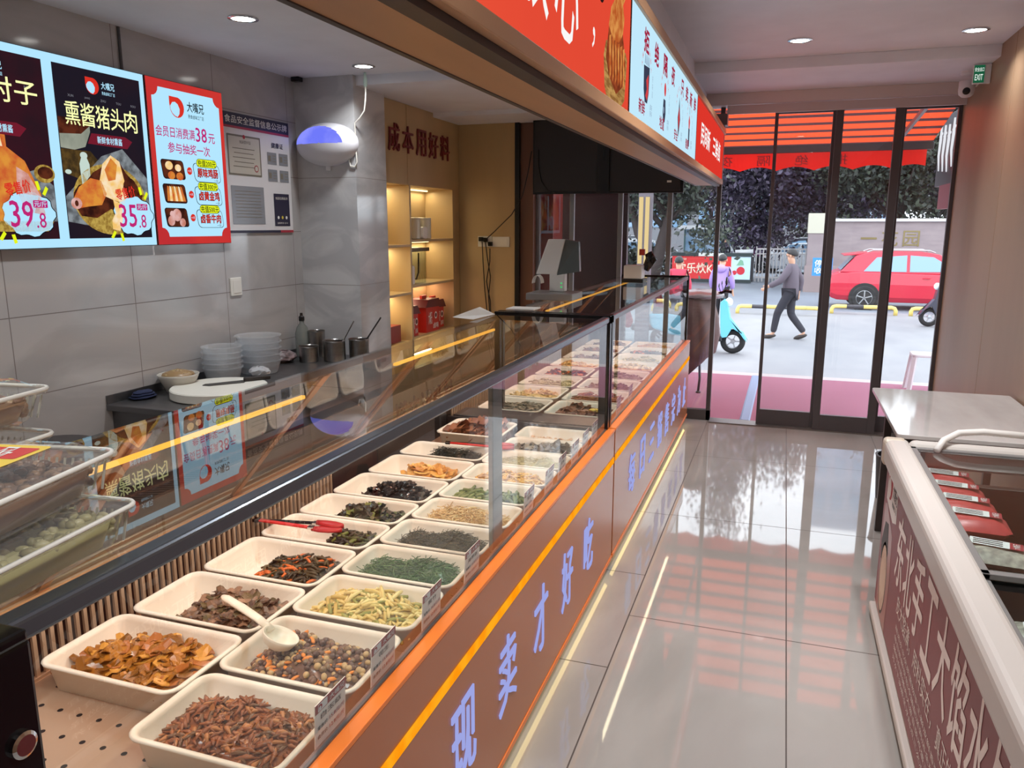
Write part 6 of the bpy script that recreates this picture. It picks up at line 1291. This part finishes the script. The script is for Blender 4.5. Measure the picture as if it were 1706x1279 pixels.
MB().box((-4.4, 32.97, .66), (-1.2, 33.09, .80)).box((-4.4, 32.97, -.38), (-1.2, 33.09, -.25)).build('frame', mat('banner_dark', (40, 52, 54), .4), ba); B((-3.3, 32.965, .665), (-2.3, 32.972, .79), 'stripe', mat('stripe_white', (226, 228, 220), .5), ba)
q = MB(); q.text('欢乐炊KTE', (-3.22, 32.99, .18), XP, ZP, 1, 0, .03, fit=(1.9, .42)); q.text('火锅食材', (-4.0, 32.99, .54), XP, ZP, 1, 0, fit=(.45, .1))
q.build('lettering', [mat('banner_cream', (246, 226, 200), .5)], ba, recalc=False); q = MB(); q.flat(circ(.16, 16), (-1.62, 32.99, .1), XP, ZP, 0); q.flat(circ(.09, 14), (-1.86, 32.99, .02), XP, ZP, 0); q.flat([(-.2, .0), (.1, .02), (.05, .2), (-.05, .25)], (-1.6, 32.992, .3), XP, ZP, 1); q.build('artwork', [mat('banner_flower', (206, 40, 56), .5), mat('banner_leaf', (130, 180, 150), .5)], ba, recalc=False)
hu = thing('gate_hut', 'low glazed gate hut with pale roof far behind the banner', 'hut', (-4.1, 44, -.38)); B((-5.2, 44, -.38), (-3.0, 46, .5), 'wall', mat('hut_grey', (120, 130, 130), .5), hu); B((-5.2, 44.02, .5), (-3.0, 46, 1.7), 'glazing', winm, hu); B((-5.5, 43.6, 1.7), (-2.7, 46.4, 1.9), 'roof', mat('hut_roof', (196, 196, 196), .5), hu)
for x in (-5.18, -4.1, -3.02): B((x - .04, 43.97, .5), (x + .04, 44.03, 1.7), 'mullion', mat('hut_teal', (70, 96, 96), .5), hu)

# ---------------------------------------------------------------- trees and buildings beyond
def tree(label, x, y, ht, cr, cz, leafs, n, seed, lean=0, lsz=.2, fork=False, tr=.16):
    t = thing('tree', label, 'tree', (x, y, -.4), 'trees beyond the road'); rr = random.Random(seed); bark = mat('bark', (58, 48, 46), .9)
    q = MB(); q.tube([(x, y, -.4), (x + lean * .3, y, .8), (x + lean * .6, y, 2.0), (x + lean, y, cz)], [tr * 1.2, tr, tr * .8, tr * .5], 10)
    for i in range(7): a = rr.uniform(0, 6.28); b = rr.uniform(.3, .8); s_ = V((x + lean * b, y, cz * b + .3)); q.tube([s_, s_ + V((math.cos(a) * cr * .35, math.sin(a) * cr * .35, .9)), s_ + V((math.cos(a) * cr * .7, math.sin(a) * cr * .7, 1.8))], [tr * .5, tr * .35, tr * .12], 6)
    if fork: q.tube([(x + lean * .2, y, .6), (x - .5, y, 1.6), (x - .9, y, 3)], [tr * .8, tr * .7, tr * .4], 8)
    q.build('trunk', bark, t, smooth=True)
    q = MB(); cl = [(V((rr.gauss(0, .5), rr.gauss(0, .4), rr.gauss(0, .5)))) for _ in range(26)]
    n = int(n * 2.6); lsz *= .5
    for i in range(n):
        c = rr.choice(cl); d = V((rr.gauss(0, 1), rr.gauss(0, 1), rr.gauss(0, 1))) * .16
        p = V((x + lean, y, cz)) + V(((c.x + d.x) * cr, (c.y + d.y) * cr, (c.z + d.z) * ht * .5))
        a = V((rr.gauss(0, 1), rr.gauss(0, 1), rr.gauss(0, 1))).normalized(); b = a.cross(V((rr.gauss(0, 1), rr.gauss(0, 1), rr.gauss(0, 1)))).normalized(); s_ = lsz * rr.uniform(.6, 1.3)
        q.add([p - a * s_, p + b * s_ * .55, p + a * s_, p - b * s_ * .55], [(0, 1, 2, 3)], rr.randint(0, len(leafs) - 1))
    q.build('foliage', leafs, t, recalc=False)
pur = [mat('leaf_purple_a', (60, 50, 68), .5), mat('leaf_purple_b', (100, 90, 114), .4), mat('leaf_purple_c', (48, 40, 52), .5)]; grn = [mat('leaf_green_a', (48, 54, 46), .5), mat('leaf_green_b', (66, 74, 60), .5), mat('leaf_green_c', (36, 42, 38), .5)]
tree('tall dark purple-leaved tree standing between banner and railings', -1.6, 35.5, 10.5, 3.3, 5.6, pur, 11000, 1, .3, .22)
tree('dark tree with leaning forked trunk seen through the street window glass', -4.6, 29, 5, 2.6, 4.2, grn, 5000, 2, .9, .2, True, .22)
tree('dark purple tree behind the railings beside the stone pier', 1.6, 36, 5, 2.8, 4.2, pur, 5500, 3, -.2, .21)
tree('tree with curved trunk behind the gold characters of the stone wall', 3.7, 33, 4.6, 2.6, 4.3, grn, 5500, 4, .5, .2)
tree('dark tree behind the far end of the stone wall', 7.2, 34, 5, 3, 4.2, grn, 5000, 5, 0, .22)
tree('dark purple tree beyond the silver parked car', -8.5, 34, 5.4, 3.2, 4.2, pur, 5500, 6, .2, .22)
tree('green tree beyond the dark outdoor partition', -13, 36, 5.4, 3.4, 4.2, grn, 4500, 7, .2, .24)
tree('tall dark tree deep behind the gate hut', -4.5, 50, 7, 4.5, 4.6, grn, 6000, 8, .2, .3)
tree('tall dark tree deep behind the railings', 2.5, 52, 7, 4.6, 4.6, grn, 6000, 9, .2, .3)
tree('tall dark tree deep behind the stone wall', 9, 50, 7, 4.8, 4.6, pur, 6000, 10, .2, .3)
q = MB(); rr = random.Random(77)
for i in range(1500):
    p = V((-6.2 + rr.gauss(0, .55), 36.5 + rr.gauss(0, .4), .35 + rr.gauss(0, .32))); a = V((rr.gauss(0, 1), rr.gauss(0, 1), rr.gauss(0, 1))).normalized(); b = a.cross(V((rr.gauss(0, 1), 1, rr.gauss(0, 1)))).normalized()
    q.add([p - a * .13, p + b * .06, p + a * .13, p - b * .06], [(0, 1, 2, 3)], i % 3)
hp_ = thing('planter', 'green shrub in a low planter beside the banner', 'plant', (-6.2, 36.5, -.38)); q.build('shrub', grn, hp_, recalc=False); B((-7, 36, -.38), (-5.4, 37, .1), 'tub', mat('tub_dark', (60, 66, 62), .6), hp_)
def bldg(label, a, b, m, nx, nz):
    t = thing('building', label, 'building', ((a[0] + b[0]) / 2, a[1], -.4), 'blocks far beyond the trees'); B(a, b, 'wall', m, t)
    for i in range(nx):
        for j in range(nz):
            x = a[0] + (b[0] - a[0]) * (i + .5) / nx; z = a[2] + 2 + (b[2] - a[2] - 3) * (j + .5) / nz; w_ = (b[0] - a[0]) / nx * .28; B((x - w_, a[1] - .06, z - .8), (x + w_, a[1], z + .8), 'window', winm, t)
bldg('blue grey tower block far off above the stone wall', (3.6, 70, -.4), (7.8, 84, 24), mat('bldg_blue', (150, 164, 184), .7)  , 3, 7); bldg('grey low block hidden behind the trees', (-22, 66, -.4), (3.4, 76, 6.5), mat('bldg_grey', (120, 120, 124), .7), 12, 2)
so_ = thing('stool', 'white plastic stool on the pavement beyond the carpet', 'stool', (1.60, 9.9, -.02)); spm = mat('stool_white', (196, 190, 192), .4)
MB().prism(rrect(.30, .30, .05, 5), (1.60, 9.9, .40), XP, YP, (0, 0, .03)).build('seat', spm, so_, bevel=.008)
for sx in (-1, 1):
    for sy in (-1, 1): MB().bar((1.60 + sx * .16, 9.9 + sy * .16, -.02), (1.60 + sx * .12, 9.9 + sy * .12, .40), .05, .03).build('leg', spm, so_, bevel=.005)
